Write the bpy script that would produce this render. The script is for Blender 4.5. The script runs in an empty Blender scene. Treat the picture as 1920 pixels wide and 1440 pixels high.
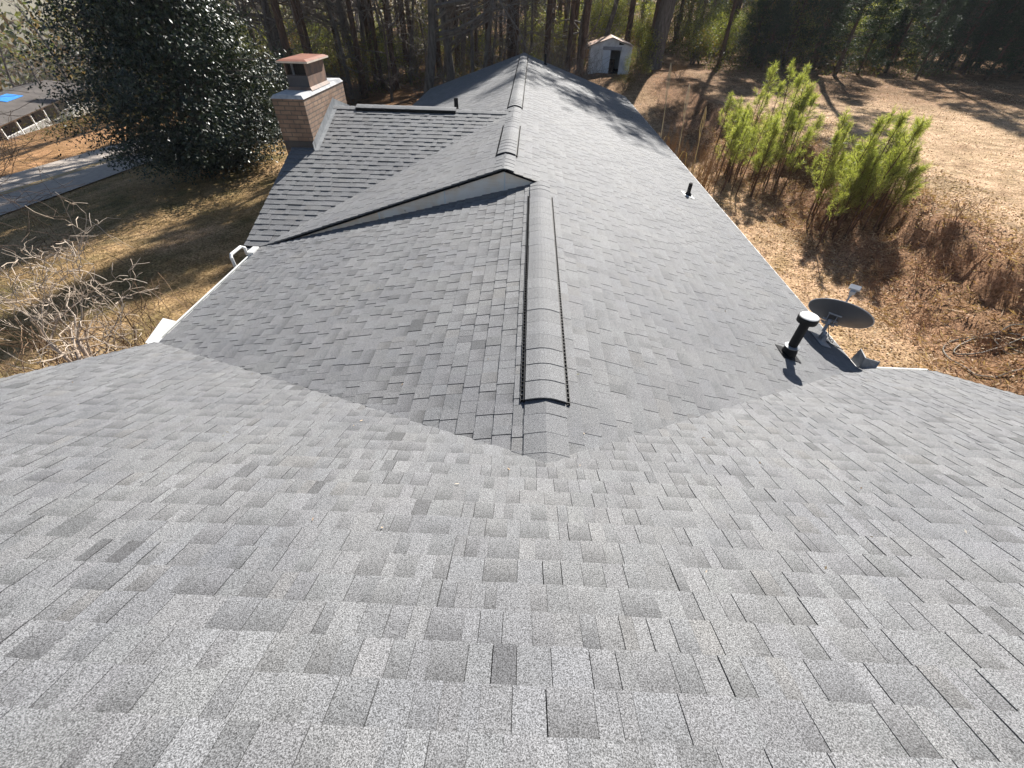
import bpy, math, random
import numpy as np
from mathutils import Vector, noise as mnoise

SC = bpy.context.scene
COL = SC.collection
rad = math.radians

# ------------------------------------------------------------------ camera, sky, sun, exposure
CZ = 6.3                                             # eye height over the yard
F_PX, PITCH, ROLL, YAW = 804.28, 0.7418, 0.02688, 0.02197
_cy, _sy, _cp, _sp = math.cos(YAW), math.sin(YAW), math.cos(PITCH), math.sin(PITCH)
FWD = Vector((-_sy*_cp, _cy*_cp, -_sp)); _R = Vector((_cy, _sy, 0)); _U = _R.cross(FWD)
RGT = math.cos(ROLL)*_R + math.sin(ROLL)*_U
UPV = -math.sin(ROLL)*_R + math.cos(ROLL)*_U
cam_d = bpy.data.cameras.new('camera'); cam = bpy.data.objects.new('camera', cam_d); COL.objects.link(cam)
from mathutils import Matrix
cam.matrix_world = Matrix(((RGT.x, UPV.x, -FWD.x, 0), (RGT.y, UPV.y, -FWD.y, 0), (RGT.z, UPV.z, -FWD.z, CZ), (0, 0, 0, 1)))
cam_d.sensor_width = 36; cam_d.lens = F_PX/1920*36; cam_d.clip_start = 0.05; cam_d.clip_end = 3000
SC.camera = cam

def at(px, py, z=0.0):
    """point of the place at height z seen at a photograph pixel"""
    d = FWD + RGT*((px-960)/F_PX) - UPV*((py-720)/F_PX)
    t = (z-CZ)/d.z
    return Vector((d.x*t, d.y*t, z))

SUN_AZ, SUN_EL = rad(21), rad(39)
SUND = Vector((math.sin(SUN_AZ)*math.cos(SUN_EL), math.cos(SUN_AZ)*math.cos(SUN_EL), math.sin(SUN_EL)))
w = bpy.data.worlds.new('World'); SC.world = w; w.use_nodes = True
nt = w.node_tree; sky = nt.nodes.new('ShaderNodeTexSky'); sky.sky_type = 'NISHITA'; sky.sun_disc = False
sky.sun_elevation = SUN_EL; sky.sun_rotation = SUN_AZ; sky.air_density = 1.0; sky.dust_density = 0.5
nt.links.new(sky.outputs[0], nt.nodes['Background'].inputs[0]); nt.nodes['Background'].inputs[1].default_value = 0.05
sl = bpy.data.lights.new('sun', 'SUN'); sl.energy = 5.0; sl.angle = rad(0.53); sl.color = (1, 0.96, 0.9)
so = bpy.data.objects.new('sun', sl); COL.objects.link(so)
so.rotation_euler = SUND.to_track_quat('Z', 'Y').to_euler(); so.location = (20, 60, 60)
SC.view_settings.view_transform = 'Standard'; SC.view_settings.look = 'None'
SC.view_settings.exposure = 1.08; SC.view_settings.gamma = 1

# ------------------------------------------------------------------ node helpers
def new_mat(name):
    m = bpy.data.materials.new(name); m.use_nodes = True
    return m, m.node_tree, m.node_tree.nodes['Principled BSDF']

def nd(t, kind, **kw):
    n = t.nodes.new(kind)
    for k, v in kw.items(): setattr(n, k, v)
    return n

def c4(c): return (c[0], c[1], c[2], 1)

def noise_node(t, scale, detail=3, coord=None, rough=0.55, stretch=None):
    n = nd(t, 'ShaderNodeTexNoise'); n.inputs['Scale'].default_value = scale
    n.inputs['Detail'].default_value = detail; n.inputs['Roughness'].default_value = rough
    if coord is None:
        coord = nd(t, 'ShaderNodeTexCoord').outputs['Object']
    if stretch:
        mp = nd(t, 'ShaderNodeMapping'); mp.inputs['Scale'].default_value = stretch
        t.links.new(coord, mp.inputs[0]); coord = mp.outputs[0]
    t.links.new(coord, n.inputs['Vector'])
    return n

def ramp(t, fac, stops):
    r = nd(t, 'ShaderNodeValToRGB'); e = r.color_ramp.elements
    while len(e) < len(stops): e.new(0.5)
    for el, (p, c) in zip(e, stops):
        el.position = p; el.color = c4(c) if len(c) == 3 else c
    t.links.new(fac, r.inputs[0]); return r.outputs[0]

def mixc(t, a, b, fac, mode='MIX'):
    m = nd(t, 'ShaderNodeMix', data_type='RGBA', blend_type=mode)
    for inp, v in ((m.inputs[0], fac), (m.inputs[6], a), (m.inputs[7], b)):
        if hasattr(v, 'is_linked'): t.links.new(v, inp)
        elif isinstance(v, (int, float)): inp.default_value = v
        else: inp.default_value = c4(v)
    return m.outputs[2]

def bump(t, b, height, strength, dist=0.02):
    n = nd(t, 'ShaderNodeBump'); n.inputs['Strength'].default_value = strength; n.inputs['Distance'].default_value = dist
    t.links.new(height, n.inputs['Height']); t.links.new(n.outputs[0], b.inputs['Normal'])

def mat(name, c1, c2=None, scale=6, rough=0.8, bmp=0.0, metal=0.0, detail=4, stretch=None, spec=0.3):
    m, t, b = new_mat(name)
    b.inputs['Roughness'].default_value = rough; b.inputs['Metallic'].default_value = metal
    b.inputs['Specular IOR Level'].default_value = spec
    c2 = c2 or tuple(x*0.75 for x in c1)
    n = noise_node(t, scale, detail, stretch=stretch)
    t.links.new(ramp(t, n.outputs[0], [(0.32, c2), (0.68, c1)]), b.inputs['Base Color'])
    if bmp: bump(t, b, n.outputs[0], bmp)
    return m

def leaf_mat(name, cols, rough=0.5, trans=0.35, spec=0.3, coat=0.0):
    """one flat tone per leaf, some light through it"""
    m, t, b = new_mat(name)
    g = nd(t, 'ShaderNodeNewGeometry')
    st = [(i/max(1, len(cols)-1), c) for i, c in enumerate(cols)]
    col = ramp(t, g.outputs['Random Per Island'], st)
    t.links.new(col, b.inputs['Base Color'])
    b.inputs['Roughness'].default_value = rough; b.inputs['Specular IOR Level'].default_value = spec
    if trans:
        tr = nd(t, 'ShaderNodeBsdfTranslucent'); mx = nd(t, 'ShaderNodeMixShader'); mx.inputs[0].default_value = trans
        br = mixc(t, col, (1.5, 1.6, 0.7), 1.0, 'MULTIPLY')
        t.links.new(br, tr.inputs[0])
        t.links.new(b.outputs[0], mx.inputs[1]); t.links.new(tr.outputs[0], mx.inputs[2])
        t.links.new(mx.outputs[0], t.nodes['Material Output'].inputs[0])
    return m

# ------------------------------------------------------------------ mesh helpers
class MB:
    def __init__(s): s.v = []; s.f = []; s.c = None; s.mi = []
    def face(s, pts, mi=0):
        i = len(s.v); s.v.extend(tuple(p) for p in pts); s.f.append(tuple(range(i, i+len(pts)))); s.mi.append(mi)
    def prism(s, bottom, top, mi=0):
        """closed solid between two loops with the same number of points"""
        n = len(bottom); i = len(s.v)
        s.v.extend(tuple(p) for p in bottom); s.v.extend(tuple(p) for p in top)
        s.f.append(tuple(range(i+n-1, i-1, -1))); s.f.append(tuple(range(i+n, i+2*n)))
        for k in range(n):
            k2 = (k+1) % n; s.f.append((i+k, i+k2, i+n+k2, i+n+k))
        s.mi.extend([mi]*(n+2))
    def box(s, lo, hi, mi=0):
        (a, b, c), (d, e, f) = lo, hi
        s.prism([(a, b, c), (d, b, c), (d, e, c), (a, e, c)], [(a, b, f), (d, b, f), (d, e, f), (a, e, f)], mi)
    def tube(s, pts, radii, n=6, mi=0, caps=True):
        pts = [Vector(p) for p in pts]; i0 = len(s.v); m = len(pts)
        ref = None
        for k, p in enumerate(pts):
            d = (pts[min(k+1, m-1)] - pts[max(k-1, 0)]);
            if d.length < 1e-9: d = Vector((0, 0, 1))
            d.normalize()
            if ref is None:
                ref = d.orthogonal().normalized()
            ref = (ref - d*ref.dot(d))
            if ref.length < 1e-6: ref = d.orthogonal()
            ref.normalize(); q = d.cross(ref)
            r = radii[k] if isinstance(radii, (list, tuple)) else radii
            for j in range(n):
                a = 2*math.pi*j/n; s.v.append(tuple(p + ref*(r*math.cos(a)) + q*(r*math.sin(a))))
        for k in range(m-1):
            for j in range(n):
                j2 = (j+1) % n; a = i0+k*n; s.f.append((a+j, a+j2, a+n+j2, a+n+j)); s.mi.append(mi)
        if caps:
            s.f.append(tuple(i0+n-1-j for j in range(n))); s.f.append(tuple(i0+(m-1)*n+j for j in range(n))); s.mi.extend([mi, mi])
    def quads(s, V, mi=0):
        """V: array (n,4,3) of loose quads"""
        i = len(s.v); n = len(V); s.v.extend(map(tuple, V.reshape(-1, 3).tolist()))
        s.f.extend((i+4*k, i+4*k+1, i+4*k+2, i+4*k+3) for k in range(n)); s.mi.extend([mi]*n)
    def build(s, name, mats, parent=None, smooth=False, colors=None):
        me = bpy.data.meshes.new(name); me.from_pydata(s.v, [], s.f)
        for m in (mats if isinstance(mats, (list, tuple)) else [mats]): me.materials.append(m)
        if any(s.mi): me.polygons.foreach_set('material_index', s.mi)
        if smooth: me.polygons.foreach_set('use_smooth', [True]*len(me.polygons))
        if colors is not None:
            a = me.color_attributes.new('Col', 'FLOAT_COLOR', 'POINT')
            arr = np.ones((len(s.v), 4), np.float32); arr[:, :3] = np.asarray(colors, np.float32).reshape(len(s.v), -1); a.data.foreach_set('color', arr.ravel())
        me.update()
        o = bpy.data.objects.new(name, me); COL.objects.link(o)
        if parent: o.parent = parent
        return o

def tag(o, label=None, cat=None, group=None, kind=None):
    for k, v in (('label', label), ('category', cat), ('group', group), ('kind', kind)):
        if v: o[k] = v
    return o

def thing(name, loc=(0, 0, 0), label=None, cat=None, group=None, rz=0.0, sc=1.0):
    o = bpy.data.objects.new(name, None); COL.objects.link(o); o.location = loc; o.rotation_euler = (0, 0, rz); o.scale = (sc, sc, sc)
    o.empty_display_size = 0.2
    return tag(o, label, cat, group)

def clone(src, loc, rz, sc, label, cat, group, tilt=(0, 0)):
    r = src.copy(); COL.objects.link(r); r.location = loc; r.rotation_euler = (tilt[0], tilt[1], rz)
    r.scale = (sc, sc, sc) if isinstance(sc, (int, float)) else sc
    tag(r, label, cat, group)
    for ch in src.children:
        c = ch.copy(); COL.objects.link(c); c.parent = r
        for g in ch.children:
            d = g.copy(); COL.objects.link(d); d.parent = c
    return r

rng = np.random.default_rng(7)
R = random.Random(11)

def leaf_quads(C, L, W, up=0.0, dirs=None, g=rng):
    """diamond leaves at points C (n,3), length L, width W (arrays or numbers)"""
    n = len(C)
    d = g.normal(size=(n, 3)) if dirs is None else dirs
    d[:, 2] += up; d /= np.linalg.norm(d, axis=1, keepdims=True)+1e-9
    q = np.cross(d, g.normal(size=(n, 3))); q /= np.linalg.norm(q, axis=1, keepdims=True)+1e-9
    L = np.broadcast_to(np.asarray(L, float), (n,))[:, None]; W = np.broadcast_to(np.asarray(W, float), (n,))[:, None]
    return np.stack([C, C+d*L*0.5+q*W*0.5, C+d*L, C+d*L*0.5-q*W*0.5], 1)

def leaf_faces(C, N, L, W, g=rng):
    """diamond leaves at C whose faces look along N"""
    N = N/(np.linalg.norm(N, axis=1, keepdims=True)+1e-9); d = np.cross(N, g.normal(size=N.shape)); d /= np.linalg.norm(d, axis=1, keepdims=True)+1e-9
    q = np.cross(N, d); L = np.broadcast_to(np.asarray(L, float), (len(C),))[:, None]; W = np.broadcast_to(np.asarray(W, float), (len(C),))[:, None]
    return np.stack([C-d*L*.5, C+q*W*.5, C+d*L*.5, C-q*W*.5], 1)

# ------------------------------------------------------------------ materials
M = {}
def shingle_material():
    m, t, b = new_mat('asphalt_shingle')
    a = nd(t, 'ShaderNodeAttribute', attribute_name='Col')
    co = nd(t, 'ShaderNodeTexCoord').outputs['Object']
    n1 = noise_node(t, 235, 2, co, 0.8); n2 = noise_node(t, 1.1, 3, co); n3 = noise_node(t, 420, 1, co)
    g1 = ramp(t, n1.outputs[0], [(0.39, (0.28, 0.28, 0.28)), (0.62, (1.72, 1.72, 1.72))])
    g3 = ramp(t, n3.outputs[0], [(0.3, (0.7, 0.7, 0.7)), (0.7, (1.3, 1.3, 1.3))])
    g2 = ramp(t, n2.outputs[0], [(0.3, (0.9, 0.9, 0.92)), (0.7, (1.09, 1.08, 1.06))])
    c = mixc(t, a.outputs['Color'], g1, 1.0, 'MULTIPLY'); c = mixc(t, c, g3, 1.0, 'MULTIPLY'); c = mixc(t, c, g2, 1.0, 'MULTIPLY')
    t.links.new(c, b.inputs['Base Color']); b.inputs['Roughness'].default_value = 0.75; b.inputs['Specular IOR Level'].default_value = 0.35
    b.inputs['Sheen Weight'].default_value = 0.02; b.inputs['Sheen Roughness'].default_value = 0.5
    bump(t, b, n1.outputs[0], 0.35, 0.004)
    return m
M['shingle'] = shingle_material()
M['black'] = mat('black_plastic', (0.012, 0.012, 0.013), scale=30, rough=0.6)
M['deck'] = mat('roof_underlay', (0.02, 0.02, 0.022), scale=10, rough=0.9)
M['white'] = mat('white_paint', (0.8, 0.8, 0.78), (0.68, 0.68, 0.66), 5, 0.45)
M['galv'] = mat('galvanised_metal', (0.3, 0.31, 0.32), (0.2, 0.21, 0.22), 9, 0.55, metal=0.3)
M['wall'] = mat('cream_siding', (0.6, 0.56, 0.48), (0.5, 0.46, 0.4), 3, 0.7)
M['dish'] = mat('grey_dish_metal', (0.12, 0.123, 0.13), (0.085, 0.088, 0.095), 3, 0.5)
M['dishl'] = mat('light_grey_dish_part', (0.42, 0.43, 0.45), (0.34, 0.35, 0.37), 8, 0.5)
M['cable'] = mat('black_cable', (0.02, 0.02, 0.02), scale=20, rough=0.5)

def board_material():
    m, t, b = new_mat('painted_knotty_board')
    co = nd(t, 'ShaderNodeTexCoord').outputs['Object']
    grain = noise_node(t, 3, 4, co, stretch=(1.0, 1.0, 14)); blot = noise_node(t, 2.2, 3, co); spot = noise_node(t, 9, 1, co)
    c = ramp(t, grain.outputs[0], [(0.3, (0.76, 0.6, 0.44)), (0.7, (0.88, 0.76, 0.62))])
    c = mixc(t, c, (0.88, 0.83, 0.76), ramp(t, blot.outputs[0], [(0.42, (0, 0, 0)), (0.6, (0.8, 0.8, 0.8))]))
    c = mixc(t, c, (0.16, 0.09, 0.05), ramp(t, spot.outputs[0], [(0.71, (0, 0, 0)), (0.75, (1, 1, 1))]))
    t.links.new(c, b.inputs['Base Color']); b.inputs['Roughness'].default_value = 0.65
    return m
M['board'] = board_material()

def brick_material(name, c1, c2, mortar, sx=1.0):
    m, t, b = new_mat(name)
    co = nd(t, 'ShaderNodeTexCoord').outputs['Object']
    s = nd(t, 'ShaderNodeSeparateXYZ'); t.links.new(co, s.inputs[0])
    ad = nd(t, 'ShaderNodeMath', operation='ADD'); t.links.new(s.outputs[0], ad.inputs[0]); t.links.new(s.outputs[1], ad.inputs[1])
    cb = nd(t, 'ShaderNodeCombineXYZ'); t.links.new(ad.outputs[0], cb.inputs[0]); t.links.new(s.outputs[2], cb.inputs[1])
    br = nd(t, 'ShaderNodeTexBrick'); t.links.new(cb.outputs[0], br.inputs['Vector'])
    br.inputs['Scale'].default_value = 1.0; br.inputs['Brick Width'].default_value = 0.22*sx; br.inputs['Row Height'].default_value = 0.08
    br.inputs['Mortar Size'].default_value = 0.009; br.inputs['Color1'].default_value = c4(c1); br.inputs['Color2'].default_value = c4(c2); br.inputs['Mortar'].default_value = c4(mortar)
    n = noise_node(t, 5, 4, co); st = noise_node(t, 1.6, 3, co, stretch=(1.6, 1.6, 0.45))
    c = mixc(t, br.outputs[0], ramp(t, n.outputs[0], [(0.3, (0.72, 0.72, 0.72)), (0.7, (1.15, 1.12, 1.1))]), 1.0, 'MULTIPLY')
    c = mixc(t, c, (0.22, 0.12, 0.07), ramp(t, st.outputs[0], [(0.54, (0, 0, 0)), (0.7, (0.6, 0.6, 0.6))]))
    t.links.new(c, b.inputs['Base Color']); b.inputs['Roughness'].default_value = 0.85
    inv = nd(t, 'ShaderNodeMath', operation='SUBTRACT'); inv.inputs[0].default_value = 1.0; t.links.new(br.outputs['Fac'], inv.inputs[1])
    bump(t, b, inv.outputs[0], 0.6, 0.006)
    return m
M['brick'] = brick_material('tan_brick', (0.32, 0.215, 0.145), (0.23, 0.15, 0.105), (0.12, 0.1, 0.085))
M['concrete'] = mat('weathered_concrete', (0.55, 0.54, 0.52), (0.3, 0.31, 0.33), 7, 0.9, 0.3)
M['flue'] = mat('rusty_flue_metal', (0.26, 0.165, 0.12), (0.13, 0.1, 0.085), 6, 0.6, 0.1)
M['flueside'] = mat('dark_flue_mesh', (0.05, 0.045, 0.045), (0.02, 0.02, 0.02), 40, 0.7)
M['redcap'] = mat('rusty_orange_cap', (0.32, 0.135, 0.085), (0.22, 0.105, 0.075), 5, 0.55)

# ------------------------------------------------------------------ terrain
def sstep(a, b, x):
    t = min(1, max(0, (x-a)/(b-a))); return t*t*(3-2*t)
def toe(y):
    return 10.4 - 1.6*sstep(17, 28, y) + 0.5*mnoise.noise(Vector((1.7, y*0.45, 4))) + 0.22*mnoise.noise(Vector((5.7, y*1.5, 4)))
def ground_h(x, y):
    h = 0.0
    if x < -5:
        k = -x
        h -= 0.5*sstep(6, 17, k) + 1.1*sstep(14, 24, k) + 0.18*max(0, k-27)*sstep(27, 38, k)
        back = sstep(34, 60, y)*sstep(60, 8, k)
        h = h*(1-back*0.6)
    d = x - toe(y)
    bank = 0.55*sstep(0, 1.9, d) + 0.85*sstep(1.8, 2.2, d) + 0.02*max(0, d-3)
    back = 1.75*sstep(29, 38, y)*sstep(0, 5, x)
    rise = max(bank, back) + (0.012*max(0, y-50) if x > -20 else 0.012*max(0, y-50)*sstep(-60, -20, x))
    h += rise
    n = mnoise.noise(Vector((x*0.35, y*0.35, 0)))*0.08 + mnoise.noise(Vector((x*1.3, y*1.3, 3)))*0.025
    if 0 < d < 4.0 and y < 32:
        e = math.sin(min(1, d/4.0)*math.pi); n += e*(mnoise.noise(Vector((x*1.1, y*0.8, 7)))*0.34 + mnoise.noise(Vector((x*2.9, y*2.9, 9)))*0.18)
    if -29 < x < -20 and y < 60: n *= 0.15
    return h + n
def gp(px, py):
    """where the sight line of a photograph pixel meets the ground"""
    d = FWD + RGT*((px-960)/F_PX) - UPV*((py-720)/F_PX)
    t = 2.0; o = Vector((0, 0, CZ))
    for _ in range(4000):
        p = o + d*t
        if p.z <= ground_h(p.x, p.y): break
        t += 0.05 + 0.002*t
    return Vector((p.x, p.y, ground_h(p.x, p.y)))

def axis(segs):
    out = [segs[0][0]]
    for a, b, s in segs:
        n = max(1, int(round((b-a)/s))); out += [a + (b-a)*(k+1)/n for k in range(n)]
    return out
GX = axis([(-420, -120, 30), (-120, -60, 5), (-60, -30, 1.5), (-30, -4, 0.5), (-4, 5, 1.2), (5, 17, 0.22), (17, 45, 0.8), (45, 120, 5), (120, 420, 30)])
GY = axis([(-120, -10, 10), (-10, 4, 1.0), (4, 32, 0.3), (32, 60, 0.8), (60, 130, 3), (130, 600, 30)])
def mixv(a, b, k): return tuple(a[i]*(1-k)+b[i]*k for i in range(3))
TAN = (0.5, 0.345, 0.225); STRAW = (0.33, 0.2, 0.125); LAWN = (0.34, 0.235, 0.125); GREENISH = (0.15, 0.135, 0.062)
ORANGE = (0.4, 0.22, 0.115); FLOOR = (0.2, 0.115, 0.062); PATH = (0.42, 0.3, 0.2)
def ground_col(x, y):
    n1 = mnoise.noise(Vector((x*0.25, y*0.25, 5)))*0.5+0.5; n2 = mnoise.noise(Vector((x*0.9, y*0.9, 8)))*0.5+0.5
    if x < 0:
        c = mixv(LAWN, GREENISH, sstep(0.45, 0.75, n2)*0.8)
        c = mixv(c, TAN, sstep(0.5, 0.8, n1)*0.6)
        c = mixv(c, ORANGE, sstep(25.5, 27.5, -x)*0.85*(0.6+0.4*n1))
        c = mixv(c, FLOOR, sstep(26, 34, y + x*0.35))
    else:
        d = x - toe(y)
        c = mixv(TAN, (0.34, 0.25, 0.13), sstep(0.5, 0.8, n2)*0.6)
        k = sstep(-1.3, 0.3, d + (n2-0.5)*1.6)*sstep(4.2, 2.4, d + (n1-0.5)*1.5)
        c = mixv(c, STRAW, k)
        k2 = sstep(2.4, 4.2, d)
        c = mixv(c, mixv((0.54, 0.39, 0.265), (0.28, 0.185, 0.11), sstep(0.58, 0.8, n2)*0.7), k2)
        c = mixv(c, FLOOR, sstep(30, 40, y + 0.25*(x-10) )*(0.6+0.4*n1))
        dpx = math.hypot((x-7.5)/2.2, (y-28.5)/3.5); c = mixv(c, PATH, sstep(1.2, 0.6, dpx))
    return c
gb = MB(); gc = []
for y in GY:
    for x in GX:
        gb.v.append((x, y, ground_h(x, y))); gc.append(ground_col(x, y))
nx = len(GX)
for j in range(len(GY)-1):
    for i in range(nx-1):
        gb.f.append((j*nx+i, j*nx+i+1, (j+1)*nx+i+1, (j+1)*nx+i)); gb.mi.append(0)
def ground_material():
    m, t, b = new_mat('dry_winter_ground')
    a = nd(t, 'ShaderNodeAttribute', attribute_name='Col')
    co = nd(t, 'ShaderNodeTexCoord').outputs['Object']
    n1 = noise_node(t, 16, 5, co, 0.7); n2 = noise_node(t, 3.0, 4, co, 0.6); n3 = noise_node(t, 0.7, 5, co, 0.65)
    c = mixc(t, a.outputs['Color'], ramp(t, n1.outputs[0], [(0.34, (0.36, 0.33, 0.3)), (0.5, (0.95, 0.93, 0.9)), (0.68, (1.75, 1.75, 1.75))]), 1.0, 'MULTIPLY')
    c = mixc(t, c, ramp(t, n2.outputs[0], [(0.35, (0.72, 0.7, 0.66)), (0.65, (1.2, 1.2, 1.2))]), 1.0, 'MULTIPLY')
    c = mixc(t, c, ramp(t, n3.outputs[0], [(0.35, (0.72, 0.72, 0.64)), (0.65, (1.14, 1.1, 1.08))]), 1.0, 'MULTIPLY')
    t.links.new(c, b.inputs['Base Color']); b.inputs['Roughness'].default_value = 0.95; b.inputs['Specular IOR Level'].default_value = 0.1
    bump(t, b, n1.outputs[0], 0.9, 0.06)
    return m
M['ground'] = ground_material()
tag(gb.build('ground', M['ground'], smooth=True, colors=gc), kind='structure')

# road with a double yellow line
def road():
    e1 = lambda y: -18.9 - 0.0*y
    pn = [(-26.6+0.2*(y-16)*0.9, y) for y in range(-30, 95, 3)]
    mb = MB(); yl = MB(); W = 2.7
    dirv = Vector((0.18, 1, 0)).normalized(); nrm = Vector((dirv.y, -dirv.x, 0))
    P = []
    for (x, y) in pn:
        row = []
        for k in (-W, -0.9, 0.9, W):
            q = Vector((x, y, 0)) + nrm*k; row.append((q.x, q.y, ground_h(q.x, q.y)+0.05+0.03*(1-abs(k)/W)))
        P.append(row)
    for i in range(len(P)-1):
        for k in range(3): mb.face([P[i][k], P[i][k+1], P[i+1][k+1], P[i+1][k]])
        for off in (-0.15, 0.09):
            def pt(r, o):
                a, b = Vector(P[r][1]), Vector(P[r][2]); u = (o+0.9)/1.8; q = a.lerp(b, u); return (q.x, q.y, q.z+0.008)
            yl.face([pt(i, off), pt(i, off+0.11), pt(i+1, off+0.11), pt(i+1, off)])
    r = mb.build('road', mat('worn_asphalt', (0.45, 0.39, 0.33), (0.35, 0.3, 0.26), 4, 0.9, 0.1)); tag(r, kind='structure')
    yl.build('centre_line', mat('faded_yellow_paint', (0.55, 0.36, 0.1), (0.4, 0.28, 0.12), 6, 0.8), r)
road()

# ------------------------------------------------------------------ the house roof
xr, yj, xeL, zeL, xeR, zeR, xu, yg, ye, zu, xw, yw = 0.203, 1.709, -4.76, -3.517, 4.445, -3.584, -0.375, 7.22, 24.35, -2.068, -5.1, 11.62
ZR = -2.25
for_z = lambda z: z + CZ
sR, sL = (ZR-zeR)/(xeR-xr), (ZR-zeL)/(xr-xeL)
uL, tF = (zu-zeL)/(xu-xeL), 0.4808
wS = (zu-zeL)/(yw-7.25)
yvR, yvL = yj+(ZR-zeR)/tF, yj+(ZR-zeL)/tF
EXP = 0.1435
house = thing('house', (0, 4, 0), 'long ranch house with weathered grey shingle roof, cross gable and brick chimney', 'house')
house.location = (0, 0, 0)

def clip(poly, a, b, c):
    """keep a*u+b*v<=c"""
    out = []
    for i in range(len(poly)):
        p, q = poly[i], poly[(i+1) % len(poly)]
        dp, dq = a*p[0]+b*p[1]-c, a*q[0]+b*q[1]-c
        if dp <= 0: out.append(p)
        if dp*dq < 0:
            t = dp/(dp-dq); out.append((p[0]+(q[0]-p[0])*t, p[1]+(q[1]-p[1])*t))
    return out

def shingle_slope(mb, cols, P0, ud, vd, regions, lift=0.0, light=1.0, seed=1, dark_share=0.36, raise_h=0.005, butt=0.0085, soft=1.0, gaps=0.55, wide=1.0):
    """laminated shingles: courses of tabs clipped to the plan polygons of a slope; ud along course, vd up the slope"""
    g = random.Random(seed)
    P0, ud, vd = Vector(P0), Vector(ud).normalized(), Vector(vd).normalized()
    nn = ud.cross(vd); nn.normalize()
    if nn.z < 0: nn = -nn
    regs = []
    for poly in regions:
        q = []
        for (x, y) in poly:
            # plan point -> (u,v) on the plane
            d = Vector((x-P0.x, y-P0.y, 0)); hv = Vector((vd.x, vd.y, 0)); hu = Vector((ud.x, ud.y, 0))
            q.append((d.dot(hu)/hu.dot(hu), d.dot(hv)/hv.dot(hv)))
        area = sum(q[i][0]*q[(i+1) % len(q)][1]-q[(i+1) % len(q)][0]*q[i][1] for i in range(len(q)))
        if area < 0: q.reverse()
        hp = []
        for i in range(len(q)):
            (x0, y0), (x1, y1) = q[i], q[(i+1) % len(q)]
            a, b = (y1-y0), -(x1-x0); l = math.hypot(a, b)
            if l < 1e-6: continue
            hp.append((a/l, b/l, (a*x0+b*y0)/l))
        regs.append((q, hp))
    umin = min(p[0] for q, _ in regs for p in q); umax = max(p[0] for q, _ in regs for p in q)
    vmin = min(p[1] for q, _ in regs for p in q); vmax = max(p[1] for q, _ in regs for p in q)
    k = 0; v0 = math.floor(vmin/EXP)*EXP
    while v0 < vmax:
        v1 = v0 + EXP; u = umin - g.random()*0.5
        wasdark = False; raised = g.random() < 0.5; cnote = 0.0
        jit = (g.random()-0.5)*0.006
        while u < umax:
            wd = wide*g.choice((0.09, 0.11, 0.13, 0.15, 0.17, 0.22))*g.uniform(0.85, 1.2)
            raised = (not raised) if g.random() < 0.72 else raised
            hr = raise_h if raised else 0.0
            r = g.random()
            base = 0.158*g.uniform(0.93, 1.07)
            isdark = r < dark_share*(0.35 if wasdark else 1.45); wasdark = isdark
            tone = g.uniform(0.5, 0.76) if isdark else g.uniform(0.9, 1.08)
            tone = 0.97 + (tone-0.97)*soft
            shade = g.random() < 0.95
            gap = 0.0018 if g.random() < gaps else 0.0003
            tint = (g.uniform(0.992, 1.01), 1.0, g.uniform(0.992, 1.015)) if g.random() > 0.03 else (1.02, 1.0, 0.975)
            for q, hp in regs:
                poly = [(u+gap, v0+jit), (u+wd-gap, v0+jit), (u+wd-gap, v1+0.004), (u+gap, v1+0.004)]
                for h in hp:
                    poly = clip(poly, *h)
                    if len(poly) < 3: break
                if len(poly) < 3: continue
                top = []; bot = []; cc = []
                for (a, b) in poly:
                    s = (b-v0)/EXP
                    hgt = lift + hr + 0.0015 + butt*(1-s)
                    p = P0 + ud*a + vd*b
                    top.append(p + nn*hgt); bot.append(p - nn*0.004 + nn*lift*0.0)
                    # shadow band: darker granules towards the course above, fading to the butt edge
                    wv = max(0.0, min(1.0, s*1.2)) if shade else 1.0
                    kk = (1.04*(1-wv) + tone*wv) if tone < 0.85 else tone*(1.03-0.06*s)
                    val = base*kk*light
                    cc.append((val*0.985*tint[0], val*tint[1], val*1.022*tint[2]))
                i = len(mb.v); n = len(poly)
                mb.v.extend(tuple(p) for p in top); mb.v.extend(tuple(p) for p in bot)
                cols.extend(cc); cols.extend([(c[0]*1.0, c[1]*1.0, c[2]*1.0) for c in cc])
                mb.f.append(tuple(range(i, i+n))); mb.mi.append(0)
                for e in range(n):
                    e2 = (e+1) % n; mb.f.append((i+e2, i+e, i+n+e, i+n+e2)); mb.mi.append(0)
            u += wd
        v0 = v1

Z = CZ
def slope(name, P0, ud, vd, regions, parent=house, **kw):
    mb = MB(); cols = []
    shingle_slope(mb, cols, P0, ud, vd, regions, **kw)
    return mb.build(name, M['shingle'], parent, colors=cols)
FGx0, FGx1 = -4.83, 5.47
# near roof slope the camera hovers over (falls away to +Y)
front_roof = slope('front_roof', (0, yvR, zeR+Z), (1, 0, 0), (0, -1, tF), [
    [(FGx0, -1.6), (xr, -1.6), (xr, yj), (xeL, yvL), (FGx0, yvL)],
    [(xr, -1.6), (FGx1, -1.6), (FGx1, yvR+0.0), (xeR, yvR), (xr, yj)]], seed=3, lift=0.003, raise_h=0.003, gaps=0.3, wide=0.56, soft=0.95, dark_share=0.5)
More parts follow.
